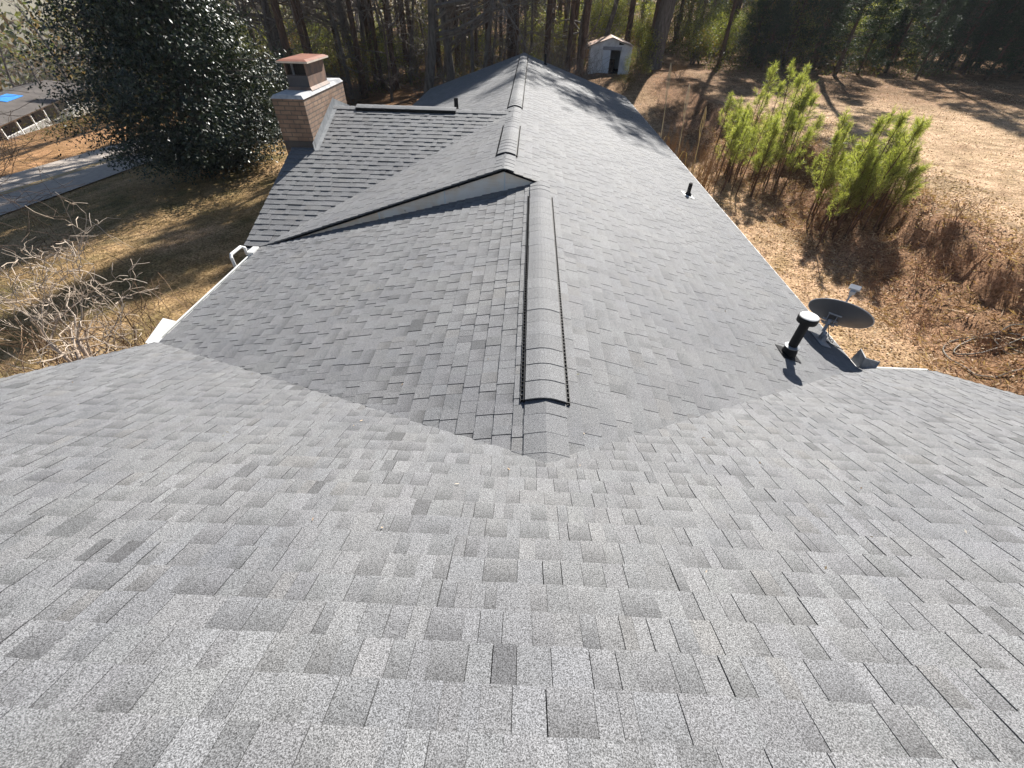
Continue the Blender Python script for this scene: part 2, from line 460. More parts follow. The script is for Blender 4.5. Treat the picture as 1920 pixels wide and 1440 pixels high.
# main roof, slopes left and right of the ridge
left_slope = slope('left_roof_slope', (xeL, 0, zeL+Z), (0, 1, 0), (1, 0, sL), [[(xeL, yvL), (xr, yj), (xr, yg+0.3), (xeL, yg+0.3)]], seed=4, light=1.0, dark_share=0.34, raise_h=0.0045, soft=0.9, butt=0.012, gaps=1.0, wide=0.85)
right_slope = slope('right_roof_slope', (xeR, 0, zeR+Z), (0, 1, 0), (-1, 0, sR), [
    [(xr, yj), (xeR, yvR), (xeR, ye), (xr, ye)], [(xu, yg), (xr, yg), (xr, ye), (xu, ye)]], seed=5, light=1.0, dark_share=0.25, soft=0.55, raise_h=0.0028, gaps=0.35, butt=0.0095)
upper_slope = slope('upper_left_roof_slope', (xeL, 0, zeL+Z), (0, 1, 0), (1, 0, uL), [
    [(xeL, yg), (xu, yg), (xu, yw)], [(xu, yw), (xeL, 16.0), (xeL, ye), (xu, ye)]], seed=6, lift=0.016, light=1.0, dark_share=0.25, soft=0.45, raise_h=0.0028, gaps=0.35, butt=0.0095)
wing_roof = slope('wing_roof', (0, 7.25, zeL+Z), (1, 0, 0), (0, 1, wS), [[(xw, 7.25), (xeL-0.02, 7.25), (xu, yw), (xw, yw)]], seed=8, light=1.0, dark_share=0.25, raise_h=0.006, butt=0.0095, soft=0.6)
wing_back = slope('wing_back_roof', (0, 2*yw-7.25, zeL+Z), (1, 0, 0), (0, -1, wS), [[(xu, yw), (xeL, 16.0), (xw, 16.0), (xw, yw)]], seed=9)

# solid under the shingles: decking, soffit, walls
def deck():
    mb = MB(); t = 0.16; o = 0.02
    def slab(pts):
        top = [(x, y, z+Z-o) for x, y, z in pts]; bot = [(x, y, z+Z-t) for x, y, z in pts]; mb.prism(bot, top)
    zf = lambda y: ZR - tF*(y-yj)
    i = 0.015
    slab([(FGx0+i, -1.6, zf(-1.6)), (FGx1-i, -1.6, zf(-1.6)), (FGx1-i, yvR-i, zf(yvR-i)), (FGx0+i, yvL-i, zf(yvL-i))])
    slab([(xeL+i, yvL-.3, zeL), (xr, yj-.3, ZR), (xr, yg+.4, ZR), (xeL+i, yg+.4, zeL)])
    slab([(xr, yj-.3, ZR), (xeR-i, yvR-.3, zeR), (xeR-i, ye-i, zeR), (xr, ye-i, ZR)])
    slab([(xu, yg+.075, zu), (xr, yg+.075, ZR), (xr, ye-i, ZR), (xu, ye-i, zu)])
    slab([(xeL+i, yg+.075, zeL), (xu, yg+.075, zu), (xu, ye-i, zu), (xeL+i, ye-i, zeL)])
    slab([(xw+i, 7.25+i, zeL), (xeL+.1, 7.25+i, zeL), (xu, yw, zu), (xw+i, yw, zu)])
    slab([(xu, yw, zu), (xeL+.1, 16-i, zeL), (xw+i, 16-i, zeL), (xw+i, yw, zu)])
    # roof behind the camera's ridge
    slab([(FGx0+i, -1.6, zf(-1.6)), (FGx1-i, -1.6, zf(-1.6)), (FGx1-i, -7.5, zf(-1.6)-2.8), (FGx0+i, -7.5, zf(-1.6)-2.8)])
    mb.build('roof_deck', M['deck'], house)
deck()
def walls():
    mb = MB(); h = zeL+Z-0.18
    def wl(x0, y0, x1, y1): mb.box((x0, y0, -0.6), (x1, y1, h))
    wl(-4.35, 4.0, 4.05, 23.9); wl(-4.75, 7.7, -4.36, 15.6); wl(-4.4, -7.0, 5.05, 3.95)
    # gable ends
    for y0, y1 in ((23.72, 23.9),):
        mb.prism([(-4.35, y0, h+.002), (4.05, y0, h+.002), (xu, y0, zu+Z-.25)], [(-4.35, y1, h+.002), (4.05, y1, h+.002), (xu, y1, zu+Z-.25)])
    for x0, x1 in ((-4.4, -4.2), (4.85, 5.05)):
        zf = lambda y: ZR - tF*(y-yj)
        mb.prism([(x0, 3.94, h+.003), (x0, -6.9, h+.003), (x0, -1.6, zf(-1.6)+Z-.3)], [(x1, 3.94, h+.003), (x1, -6.9, h+.003), (x1, -1.6, zf(-1.6)+Z-.3)])
    mb.prism([(-4.74, 7.72, h+.004), (-4.74, 15.5, h+.004), (-4.74, yw, zu+Z-.25)], [(-4.5, 7.72, h+.004), (-4.5, 15.5, h+.004), (-4.5, yw, zu+Z-.25)])
    mb.build('wall', M['wall'], house)
walls()
def fascia():
    mb = MB()
    def rail(a, b, wv, hgt=0.14, t=0.02):
        a, b, wv = Vector(a), Vector(b), Vector(wv)*t; dz = Vector((0, 0, hgt))
        mb.prism([a, b, b+wv, a+wv], [a+dz, b+dz, b+dz+wv, a+dz+wv])
    z = zeL+Z-0.17; zr_ = zeR+Z-0.17
    rail((xeR-.012, yvR+.03, zr_), (xeR-.012, ye, zr_), (1, 0, 0), .155)
    rail((xeL-.01, 16.1, z), (xeL-.01, ye, z), (1, 0, 0), .15)
    rail((xw+.01, 7.235, z), (xeL-.05, 7.235, z), (0, 1, 0), .13)
    rail((xeL+.012, ye-.01, zeL+Z-.17), (xu, ye-.01, zu+Z-.17), (0, 1, 0)); rail((xu, ye-.012, zu+Z-.17), (xeR-.01, ye-.012, zeR+Z-.17), (0, 1, 0))
    zf = lambda y: ZR - tF*(y-yj) + Z - .17
    for x in (FGx0+.012, FGx1-.032): rail((x, -1.6, zf(-1.6)), (x, yvL, zf(yvL)), (1, 0, 0))
    rail((xw+.01, 7.25, z), (xw+.01, yw, zu+Z-.17), (1, 0, 0), .13)
    mb.build('fascia', M['white'], house)
    de = MB()
    L = [((xeR+.001, yvR+.05, zeR+Z-.018), (xeR+.001, ye, zeR+Z-.018)),]
    for a, b in L:
        a, b = Vector(a), Vector(b); wv = Vector((0.019, 0, 0)); dz = Vector((0, 0, 0.02))
        de.prism([a, b, b+wv, a+wv], [a+dz, b+dz, b+dz+wv, a+dz+wv])
    a, b = Vector((xeL-.03, 16.05, zeL+Z-.012)), Vector((xeL-.03, ye, zeL+Z-.012)); wv = Vector((.03, 0, 0)); dz = Vector((0, 0, .02))
    de.prism([a, b, b+wv, a+wv], [a+dz, b+dz, b+dz+wv, a+dz+wv])
    de.build('drip_edge', M['white'], house)
fascia()

# gutters
def gutter(name, a, b, out, wd=0.12, hgt=0.11, parent=house):
    """open trough from a to b hanging off the eave, out = outward direction"""
    a, b, out = Vector(a), Vector(b), Vector(out); mb = MB(); t = 0.006; up = Vector((0, 0, 1))
    prof = [(0, 0), (0, -hgt), (wd*.75, -hgt), (wd, -hgt*.4), (wd, 0), (wd-.018, 0), (wd-.018, -.012), (wd-t, -.014), (wd-t, -hgt*.4), (wd*.75-t, -hgt+t), (t, -hgt+t), (t, 0)]
    for e in (0, 1): pass
    A = [a + out*p + up*q for p, q in prof]; B = [b + out*p + up*q for p, q in prof]
    for k in range(len(prof)):
        k2 = (k+1) % len(prof); mb.face([A[k], A[k2], B[k2], B[k]])
    for E, s in ((A, 1), (B, -1)):
        mb.face([E[0], E[1], E[2], E[3], E[4]])
    return mb.build(name, M['white'], parent)
gl = gutter('gutter', (xeL-.005, yvL+.12, zeL+Z-.02), (xeL-.005, 7.05, zeL+Z-.02), (-1, 0, 0), .11)
gr = gutter('gutter', (xeR+.16, yvR+.012, zeR+Z-.03), (FGx1-.03, yvR+.012, zeR+Z-.03), (0, 1, 0), .09, .09)
def guards():
    m1 = MB()
    x, y, z = xeL-.115, yvL+.05, zeL+Z-.03
    m1.prism([(x-.02, y-.05, z), (x-.02, y+.5, z), (x-.035, y+.5, z), (x-.035, y-.05, z)],
             [(x-.06, y-.05, z+.03), (x-.05, y+.38, z+.13), (x-.062, y+.38, z+.13), (x-.075, y-.05, z+.03)])
    m1.prism([(x-.02, y-.05, z-.06), (x+.1, y-.05, z-.06), (x+.1, y+.06, z-.06), (x-.02, y+.06, z-.06)], [(x-.02, y-.05, z+.03), (x+.1, y-.05, z+.03), (x+.1, y+.06, z+.03), (x-.02, y+.06, z+.03)])
    m1.build('splash_guard', M['white'], gl)
    m2 = MB()
    x, y, z = xeR+.03, yvR+.03, zeR+Z-.02
    m2.prism([(x, y, z), (x+.015, y+.2, z), (x+.03, y+.2, z), (x+.015, y, z)], [(x+.03, y+.03, z+.16), (x+.07, y+.22, z+.17), (x+.08, y+.22, z+.17), (x+.045, y+.03, z+.16)])
    m2.prism([(x+.02, y-.01, z), (x+.24, y+.005, z), (x+.24, y+.02, z), (x+.02, y+.005, z)], [(x+.05, y+.04, z+.15), (x+.3, y+.07, z+.07), (x+.3, y+.082, z+.07), (x+.05, y+.052, z+.15)])
    m2.build('splash_guard', M['galv'], gr)
guards()
# white pipe elbow and end cap at the far end of the left gutter
mb = MB(); zz = zeL+Z
mb.box((xeL-.13, 6.95, zz-.12), (xeL-.02, 7.18, zz+.03)); 
mb.tube([(xeL-.19, 6.6, zz-.1), (xeL-.19, 6.6, zz+.09), (xeL-.21, 6.65, zz+.125), (xeL-.2, 6.95, zz+.125), (xeL-.17, 7.0, zz+.09), (xeL-.17, 7.0, zz-.04)], .026, 8)
mb.build('downspout_elbow', M['white'], gl)

# gable board between the two roof levels
def gable():
    mb = MB(); y0, y1 = yg+.02, yg+.06
    xs = [xeL+.02]
    tri = lambda y: [(xeL+.3, y, zeL+sL*.3+Z+.0), (xr-.02, y, ZR+Z-.02), (xu, y, zu+Z-.025)]
    A, B = tri(y0), tri(y1); mb.prism(A, B)
    o = mb.build('gable_board', M['board'], house)
    for x in (xu+.01, -1.35, -2.5):
        s = MB()
        zt = (zu + uL*(x-xu) if x < xu else zu - sR*(x-xu)) + Z - .035; zb = ZR - sL*(xr-x) + Z
        s.box((x-.012, y0-.006, zb), (x+.012, y0+.002, zt))
        s.build('board_seam', M['white'], o)
    d = MB()
    def strip(a, b):
        a, b = Vector(a), Vector(b); dz = Vector((0, 0, -.032))
        d.prism([a+Vector((0, -.012, 0)), b+Vector((0, -.012, 0)), b+Vector((0, .03, 0)), a+Vector((0, .03, 0))][::-1],
                [a+dz+Vector((0, -.012, 0)), b+dz+Vector((0, -.012, 0)), b+dz+Vector((0, .03, 0)), a+dz+Vector((0, .03, 0))])
    zl = .003
    strip((xeL+.02, yg, zeL+Z+zl), (xu, yg, zu+Z+zl)); strip((xu, yg, zu+Z+zl), (xr+.02, yg, ZR+Z+zl))
    d.build('shingle_edge_shadow', M['black'], house)  # black strip for the shingle edge and the drip shadow painted under it
gable()

# ridge caps and vents
def ridge_profile(half, drop_l, drop_r, top, n=9, rnd=0.08):
    """rounded section across a ridge; drops are slope rises left/right"""
    out = []
    for i in range(n):
        x = -half + 2*half*i/(n-1)
        base = -abs(x)*(drop_l if x < 0 else drop_r)
        rd = min(1, abs(x)/(half*.55)); z = base - (1-rd)**2*half*rnd
        out.append((x, z+top))
    return out
def caps(name, p, q, cross, drop_l, drop_r, half, top, parent, step=0.2, first=0, seed=2, rise=0.005, matname='shingle', rnd=0.08):
    """row of bent cap shingles from p to q, laid so that each overlaps the next nearer the start"""
    p, q, cross = Vector(p), Vector(q), Vector(cross); L = (q-p).length; d = (q-p)/L
    mb = MB(); cols = []; g = random.Random(seed); pr = ridge_profile(half, drop_l, drop_r, top, rnd=rnd)
    n = max(1, round(L/step)); stp = L/n
    for k in range(n):
        a0, a1 = k*stp, (k+1)*stp
        val = 0.165*g.uniform(0.9, 1.06); jx = g.uniform(-.003, .003); rise_ = rise if (k < 4 or g.random() < .12) else rise*.2
        i = len(mb.v); m = len(pr)
        for (s, up) in ((a0, rise_), (a1, 0.0)):
            for (x, z) in pr: mb.v.append(tuple(p + d*s + cross*(x+jx) + Vector((0, 0, z+up)))); cols.append((val*.985, val, val*1.022))
        for (s, up) in ((a0, rise_), (a1, 0.0)):
            for (x, z) in pr: mb.v.append(tuple(p + d*s + cross*(x+jx) + Vector((0, 0, z-.006)))); cols.append((val*.972, val, val*1.045))
        for j in range(m-1):
            mb.f.append((i+j, i+j+1, i+m+j+1, i+m+j)); mb.f.append((i+2*m+j, i+2*m+j+1, i+j+1, i+j)); mb.mi += [0, 0]
        mb.f.append((i, i+m, i+3*m, i+2*m)); mb.f.append((i+m-1, i+3*m-1, i+4*m-1, i+2*m-1)[::1]); mb.mi += [0, 0]
    return mb.build(name, M[matname], parent, colors=cols)
def vent(p, q, cross, drop_l, drop_r, parent, half=0.155, h=0.03, seed=1):
    """shingle-over ridge vent: black slotted base, capped with shingles"""
    p, q, cross = Vector(p), Vector(q), Vector(cross); d = (q-p).normalized()
    mb = MB(); pr = ridge_profile(half+.012, drop_l, drop_r, h-.006); m = len(pr)
    T0 = [p + cross*x + Vector((0, 0, z)) for x, z in pr]; T1 = [q + cross*x + Vector((0, 0, z)) for x, z in pr]
    B0 = [p + cross*x + Vector((0, 0, z-h-.006)) for x, z in pr]; B1 = [q + cross*x + Vector((0, 0, z-h-.006)) for x, z in pr]
    for j in range(m-1):
        mb.face([T0[j], T0[j+1], T1[j+1], T1[j]]); mb.face([B0[j], B0[j+1], T0[j+1], T0[j]]); mb.face([T1[j], T1[j+1], B1[j+1], B1[j]])
    mb.face([B0[0], T0[0], T1[0], B1[0]]); mb.face([T0[-1], B0[-1], B1[-1], T1[-1]])
    # external baffle lips
    for sgn, dr in ((-1, drop_l), (1, drop_r)):
        x0, x1 = (half+.012)*sgn, (half+.034)*sgn
        for s0, s1 in [(0, 1)]:
            a, b = p.lerp(q, s0), p.lerp(q, s1)
            z0 = -abs(x1)*dr
            mb.prism([a+cross*(x1-.004*sgn)+Vector((0, 0, z0)), b+cross*(x1-.004*sgn)+Vector((0, 0, z0)), b+cross*x1+Vector((0, 0, z0)), a+cross*x1+Vector((0, 0, z0))],
                     [a+cross*(x1-.004*sgn)+Vector((0, 0, z0+.018)), b+cross*(x1-.004*sgn)+Vector((0, 0, z0+.018)), b+cross*x1+Vector((0, 0, z0+.018)), a+cross*x1+Vector((0, 0, z0+.018))])
        L = (q-p).length; n = int(L/.05)
        for k in range(n):
            a = p + d*(k*.05+.01); b = a + d*.008; z0 = -abs(x0)*dr
            mb.prism([a+cross*x0+Vector((0, 0, z0)), b+cross*x0+Vector((0, 0, z0)), b+cross*x1+Vector((0, 0, z0-.006)), a+cross*x1+Vector((0, 0, z0-.006))],
                     [a+cross*x0+Vector((0, 0, z0+.02)), b+cross*x0+Vector((0, 0, z0+.02)), b+cross*x1+Vector((0, 0, z0+.014)), a+cross*x1+Vector((0, 0, z0+.014))])
    o = mb.build('ridge_vent', M['black'], parent)
    caps('vent_cap', p - d*.008, q, cross, drop_l, drop_r, half, h+.004, o, seed=seed)
    return o
X1 = (1, 0, 0)
# near ridge
caps('ridge_cap', (xr, yj-.1, ZR+Z), (xr, 2.32, ZR+Z), X1, sL, sR, .155, .022, house, seed=3, rise=.0025, rnd=0.03)
caps('ridge_cap', (xr, 6.7, ZR+Z), (xr, yg, ZR+Z), X1, sL, sR, .155, .034, house, seed=4)
vent((xr, 2.29, ZR+Z+.01), (xr, 6.72, ZR+Z+.01), X1, sL, sR, house, seed=5)
# upper ridge
caps('ridge_cap', (xu, yg-.02, zu+Z), (xu, 8.1, zu+Z), X1, uL, sR, .155, .03, house, seed=6)
vent((xu, 8.06, zu+Z+.02), (xu, 10.35, zu+Z+.02), X1, uL, sR, house, seed=7)
caps('ridge_cap', (xu, 10.33, zu+Z), (xu, 12.2, zu+Z), X1, uL, sR, .155, .03, house, seed=8)
vent((xu, 12.15, zu+Z+.02), (xu, 23.4, zu+Z+.02), X1, uL, sR, house, seed=9)
caps('ridge_cap', (xu, 23.38, zu+Z), (xu, ye, zu+Z), X1, uL, sR, .155, .03, house, seed=10)
# wing ridge
Y1 = (0, 1, 0)
caps('ridge_cap', (-4.6, yw, zu+Z), (-4.0, yw, zu+Z), Y1, wS, wS, .15, .02, house, seed=11)
vent((-4.03, yw, zu+Z+.012), (-1.72, yw, zu+Z+.012), Y1, wS, wS, house, h=.045, seed=12)
caps('ridge_cap', (-1.74, yw, zu+Z), (-.5, yw, zu+Z), Y1, wS, wS, .15, .02, house, seed=13)

# chimney
def chimney():
    x0, x1, y0, y1, zt = -5.24, -4.59, 10.08, 12.47, -1.70+Z
    mb = MB(); mb.box((x0, y0, -.6), (x1, y1, zt)); ch = mb.build('chimney', M['brick'], house)
    c = MB(); o = .015
    c.prism([(x0-o, y0-o, zt+.001), (x1+o, y0-o, zt+.001), (x1+o, y1+o, zt+.001), (x0-o, y1+o, zt+.001)], [(x0+.04, y0+.04, zt+.06), (x1-.04, y0+.04, zt+.06), (x1-.04, y1-.04, zt+.07), (x0+.04, y1-.04, zt+.06)])
    c.build('crown_slab', M['concrete'], ch)
    fx0, fx1, fy0, fy1 = -5.1, -4.66, 10.72, 11.72; fz = zt+.065
    fl = MB()
    fl.prism([(fx0-.05, fy0-.05, fz-.004), (fx1+.05, fy0-.05, fz-.004), (fx1+.05, fy1+.05, fz-.004), (fx0-.05, fy1+.05, fz-.004)], [(fx0, fy0, fz+.05), (fx1, fy0, fz+.05), (fx1, fy1, fz+.05), (fx0, fy1, fz+.05)])
    fl.box((fx0, fy0, fz+.051), (fx1, fy1, fz+.25)); 
    # upper part: solid sides, open front with posts
    t = .02
    fl.box((fx1-t, fy0, fz+.252), (fx1, fy1, fz+.46)); fl.box((fx0, fy0, fz+.252), (fx0+t, fy1, fz+.46)); fl.box((fx0+t+.001, fy1-t, fz+.252), (fx1-t-.001, fy1, fz+.46))
    f = fl.build('flue_housing', M['flue'], ch)
    pn = MB(); pn.box((fx0+.004, fy0-.006, fz+.052), (fx1-.004, fy0-.001, fz+.25)); pn.build('shaded_front', mat('painted_flue_shade', (.09, .085, .09), (.06, .058, .062), 5, .6), f)  # dark sheet puts the shade on the flue's front into its colour
    d = MB(); d.box((fx0+t+.002, fy0+.12, fz+.252), (fx1-t-.002, fy1-t-.002, fz+.455)); 
    for k in range(9): d.tube([(fx0+.05+k*.045, fy0+.02, fz+.25), (fx0+.05+k*.045, fy0+.02, fz+.46)], .004, 4)
    d.build('spark_screen', M['flueside'], f)
    s = MB(); s.tube([(fx0+.15, fy0+.03, fz+.25+.012*k) for k in range(17)], [.03 if k % 2 else .018 for k in range(17)], 8); s.build('screen_spring', M['galv'], f)
    cp = MB(); o = .1; z = fz+.461
    cp.prism([(fx0-o, fy0-o, z), (fx1+o, fy0-o, z), (fx1+o, fy1+o, z), (fx0-o, fy1+o, z)], [(fx0-o, fy0-o, z+.03), (fx1+o, fy0-o, z+.03), (fx1+o, fy1+o, z+.03), (fx0-o, fy1+o, z+.03)])
    k = cp.build('flue_cap', mat('pale_cap_edge', (0.66, 0.58, 0.48), (0.55, 0.45, 0.38), 6, 0.5), f)
    ct = MB(); ct.prism([(fx0-o, fy0-o, z+.031), (fx1+o, fy0-o, z+.031), (fx1+o, fy1+o, z+.031), (fx0-o, fy1+o, z+.031)], [(fx0-.02, fy0-.02, z+.06), (fx1+.02, fy0-.02, z+.06), (fx1+.02, fy1+.02, z+.06), (fx0-.02, fy1+.02, z+.06)])
    ct.build('cap_top', M['redcap'], k)
    # step flashing along the roof side
    s = MB(); x = x1+.006; wz = lambda y: zu - wS*abs(y-yw) + Z
    def st(ya, yb):
        s.prism([(x, ya, wz(ya)), (x, yb, wz(yb)), (x+.012, yb, wz(yb)), (x+.012, ya, wz(ya))], [(x, ya, wz(ya)+.15), (x, yb, wz(yb)+.17), (x+.012, yb, wz(yb)+.17), (x+.012, ya, wz(ya)+.15)])
        s.prism([(x+.013, ya, wz(ya)+.012), (x+.013, yb, wz(yb)+.012), (x+.1, yb, wz(yb)+.012), (x+.1, ya, wz(ya)+.012)], [(x+.013, ya, wz(ya)+.018), (x+.013, yb, wz(yb)+.018), (x+.1, yb, wz(yb)+.018), (x+.1, ya, wz(ya)+.018)])
    st(y0-.12, yw); st(yw, y1+.1)
    s.build('flashing', M['galv'], ch)
    a = MB(); yb = y0-.008; a.prism([(x0+.02, yb-.02, wz(y0)-.05), (x1+.02, yb-.02, wz(y0)-.05), (x1+.02, yb, wz(y0)-.05), (x0+.02, yb, wz(y0)-.05)], [(x0+.02, yb-.012, wz(y0)+.12), (x1+.02, yb-.012, wz(y0)+.12), (x1+.02, yb, wz(y0)+.12), (x0+.02, yb, wz(y0)+.12)])
    a.build('apron_flashing', mat('dark_flashing', (0.1, 0.085, 0.075), (0.07, 0.06, 0.055), 5, .7), ch)
chimney()

# roof penetrations
def lathe(mb, c, prof, n=20, tilt=None, mi=0):
    c = Vector(c); i0 = len(mb.v); m = len(prof)
    for r, z in prof:
        for j in range(n):
            a = 2*math.pi*j/n; mb.v.append((c.x+r*math.cos(a), c.y+r*math.sin(a), c.z+z))
    for k in range(m-1):
        for j in range(n):
            j2 = (j+1) % n; a = i0+k*n; mb.f.append((a+j, a+j2, a+n+j2, a+n+j)); mb.mi.append(mi)
    mb.f.append(tuple(i0+n-1-j for j in range(n))); mb.f.append(tuple(i0+(m-1)*n+j for j in range(n))); mb.mi += [mi, mi]
def plate(mb, c, wd, ln, slx, sly, up, t=0.004):
    """flat flange lying on a slope with gradients slx, sly"""
    x, y, z = c
    P = [(x-wd/2, y-ln/2), (x+wd/2, y-ln/2), (x+wd/2, y+ln/2), (x-wd/2, y+ln/2)]
    f = lambda a, b, u: (a, b, z + slx*(a-x) + sly*(b-y) + u)
    mb.prism([f(a, b, up) for a, b in P], [f(a, b, up+t) for a, b in P])
rz = lambda x: ZR - sR*(x-xr) + Z
# flue pipe with a cap beside the dish
px_, py_ = 3.27, 4.25; pz = rz(px_)
mb = MB(); lathe(mb, (px_, py_, pz-.04), [(.052, 0), (.052, .53), (.05, .535)], 24)
fp = mb.build('flue_pipe', M['black'], house, smooth=False)
mb = MB(); lathe(mb, (px_, py_, pz), [(.09, -.04), (.085, .06), (.066, .13)], 24); mb.build('pipe_boot', M['black'], fp)
mb = MB(); plate(mb, (px_, py_, pz), .24, .26, -sR, 0, .013); mb.build('flange', M['black'], fp)
mb = MB(); lathe(mb, (px_, py_, pz+.12), [(.055, 0), (.085, .002), (.085, .012), (.055, .02)], 24); mb.build('storm_collar', M['galv'], fp)
mb = MB(); lathe(mb, (px_, py_, pz+.46), [(.07, 0), (.108, .02), (.112, .075), (.108, .088)], 28); k = mb.build('pipe_cap', M['black'], fp)  # cap sides black: their shade is put into the colour
mb = MB(); lathe(mb, (px_, py_, pz+.549), [(.1, 0), (.1, .006), (.085, .014)], 28); mb.build('cap_top', M['white'], k)  # grey cap top coloured white to stand for sunlight on it
def vent_pipe(x, y, z, slx, h=.26, r=.042, fl=True):
    mb = MB(); lathe(mb, (x, y, z-.03), [(r, 0), (r, h), (r*.8, h), (r*.8, h-.03)], 16); p = mb.build('vent_pipe', M['black'], house)
    if fl:
        mb = MB(); lathe(mb, (x, y, z), [(r*2.0, -.03), (r*1.9, .03), (r*1.05, .075)], 16); mb.build('rubber_boot', M['black'], p)
        mb = MB(); plate(mb, (x, y, z), .26, .3, slx, 0, .014); mb.build('flange', M['white'] if fl == 2 else M['galv'], p)
vent_pipe(3.62, 10.15, rz(3.62), -sR, .3, .042, 2)
vent_pipe(-2.1, 14.2, zu+uL*(-2.1-xu)+Z, uL, .42, .06)
vent_pipe(.56, 23.2, rz(.56), -sR, .42, .045)

def debris():
    q = np.random.default_rng(2); V = []
    for k in range(120):
        if k < 60: x, y = q.uniform(-4.5, 5), q.uniform(.3, 4); z = ZR - tF*(y-yj); ok = y < yj + abs(x-xr)*.55
        elif k < 90: x, y = q.uniform(-4.4, 0), q.uniform(2, 7); z = ZR - sL*(xr-x); ok = y > yj + abs(x-xr)*.62
        else: x, y = q.uniform(.4, 4.3), q.uniform(2, 20); z = ZR - sR*(x-xr); ok = y > yj + abs(x-xr)*.7
        if not ok: continue
        C = np.array([[x, y, z+Z+.02]]); D = q.normal(size=(1, 3)); D[:, 2] *= .15; V.append(leaf_quads(C, q.uniform(.012, .035), q.uniform(.006, .014), 0, D, q))
    c = MB(); c.quads(np.concatenate(V)); tag(c.build('roof_debris', leaf_mat('leaf_bits', [(.7, .66, .6), (.5, .38, .26), (.25, .16, .1)], .7, .1)), 'scattered pale leaf bits lying on the shingles', 'debris', kind='stuff')
debris()

# ------------------------------------------------------------------ satellite dish
def dish():
    C_ = Vector((4.295, 5.093, -3.127+Z)); az, el = 0.671, 0.522
    n = Vector((math.sin(az)*math.cos(el), math.cos(az)*math.cos(el), math.sin(el))); u = Vector((math.cos(az), -math.sin(az), 0)); v = n.cross(u); v.normalize()
    if v.z < 0: v = -v
    bx, by = 4.14, 4.95; base = Vector((bx, by, rz(bx)))
    root = thing('satellite_dish', base, 'grey satellite dish seen from behind, on a bracket at the right eave', 'satellite dish')
    o = base
    A, B = .385, .262
    mb = MB(); rings, seg = 7, 48; depth = .055
    def pt(k, j, off):
        r = k/rings; a = 2*math.pi*j/seg
        return C_ + u*(A*r*math.cos(a)) + v*(B*r*math.sin(a)) - n*(depth*(1-r*r)) + n*off - o
    for off in (0, .006):
        i = len(mb.v); mb.v.append(tuple(pt(0, 0, off)))
        for k in range(1, rings+1):
            for j in range(seg): mb.v.append(tuple(pt(k, j, off)))
        for j in range(seg):
            mb.f.append((i, i+1+j, i+1+(j+1) % seg)); mb.mi.append(0)
        for k in range(1, rings):
            for j in range(seg):
                a = i+1+(k-1)*seg; mb.f.append((a+j, a+seg+j, a+seg+(j+1) % seg, a+(j+1) % seg)); mb.mi.append(0)
    mb.build('reflector', M['dish'], root, smooth=True)
    rm = MB(); P = [pt(rings, j, .003) for j in range(seg)]; P.append(P[0]); P.append(P[1])
    rm.tube(P, .0075, 6, caps=False); rm.build('rim', M['dishl'], root, smooth=True)
    # mount behind the dish
    back = C_ - n*.075 - u*.06 - v*.1 - o
    br = MB()
    for du in (-.05, .05):
        a = back + u*du; br.prism([a+v*.09+n*.025, a-v*.09+n*.025, a-v*.06-n*.07, a+v*.05-n*.07], [a+u*.008+v*.09+n*.025, a+u*.008-v*.09+n*.025, a+u*.008-v*.06-n*.07, a+u*.008+v*.05-n*.07])
    br.tube([back-u*.09, back+u*.09], .012, 8); br.tube([back-v*.03-n*.05-u*.08, back-v*.03-n*.05+u*.08], .01, 8)
    br.tube([back+v*.12-u*.06+n*.02, back+v*.12+u*.1+n*.02], .012, 6); br.tube([back-v*.1-u*.1+n*.02, back-v*.1+u*.12+n*.02], .012, 6)
    br.build('mount_bracket', M['dishl'], root)
    ms = MB(); foot = Vector((0, 0, .05)); top = back - n*.055
    knee = Vector((0, 0, .14)); ms.tube([foot, knee, top - Vector((0, 0, .13)), top + Vector((0, 0, .06))], [.024, .024, .024, .024], 12); ms.build('mast', M['dishl'], root, smooth=True)
    f = MB(); plate(f, (0, 0, .012), .16, .3, -sR, 0, 0, .008)
    for s in (-1, 1): f.prism([(-.03, s*.035, .02), (.05, s*.035, .01), (.05, s*.043, .01), (-.03, s*.043, .02)], [(-.015, s*.035, .12), (.02, s*.035, .12), (.02, s*.043, .12), (-.015, s*.043, .12)])
    f.build('foot_plate', M['dishl'], root)
    arm = MB(); low = C_ - v*(B-.01) - n*.004 - o; lnb = C_ + n*.40 - v*.02 - o
    arm.tube([C_ - v*.2 - n*.06 - o, low - v*.03, lnb - v*.09], [.016, .014, .013], 8); arm.build('feed_arm', M['dishl'], root)
    l = MB(); l.tube([lnb+n*.06, lnb+n*.02, lnb, lnb-n*.03], [.03, .034, .04, .036], 14); l.tube([lnb-v*.09, lnb+v*.01+n*.02], .022, 8)
    l.prism([lnb+v*.03-u*.07+n*.0, lnb+v*.03+u*.07, lnb+v*.03+u*.07+n*.08, lnb+v*.03-u*.07+n*.08], [lnb+v*.06-u*.06, lnb+v*.06+u*.06, lnb+v*.06+u*.06+n*.07, lnb+v*.06-u*.06+n*.07])
    l.build('feed_horn', mat('pale_feed_plastic', (.4, .42, .45), (.32, .34, .37), 10, .5), root)
    cb = MB(); pts = [back-n*.05, Vector((.03, -.05, .12)), Vector((.07, -.08, .06)), Vector((.12, -.07, .03)), Vector((.15, -.02, .04)), Vector((.12, .03, .02)), Vector((.07, .02, -.005)), Vector((.2, -.03, -.045)), Vector((.33, -.06, -.09))]
    cb.tube(pts, .005, 5); cb.build('cable', M['cable'], root)
dish()

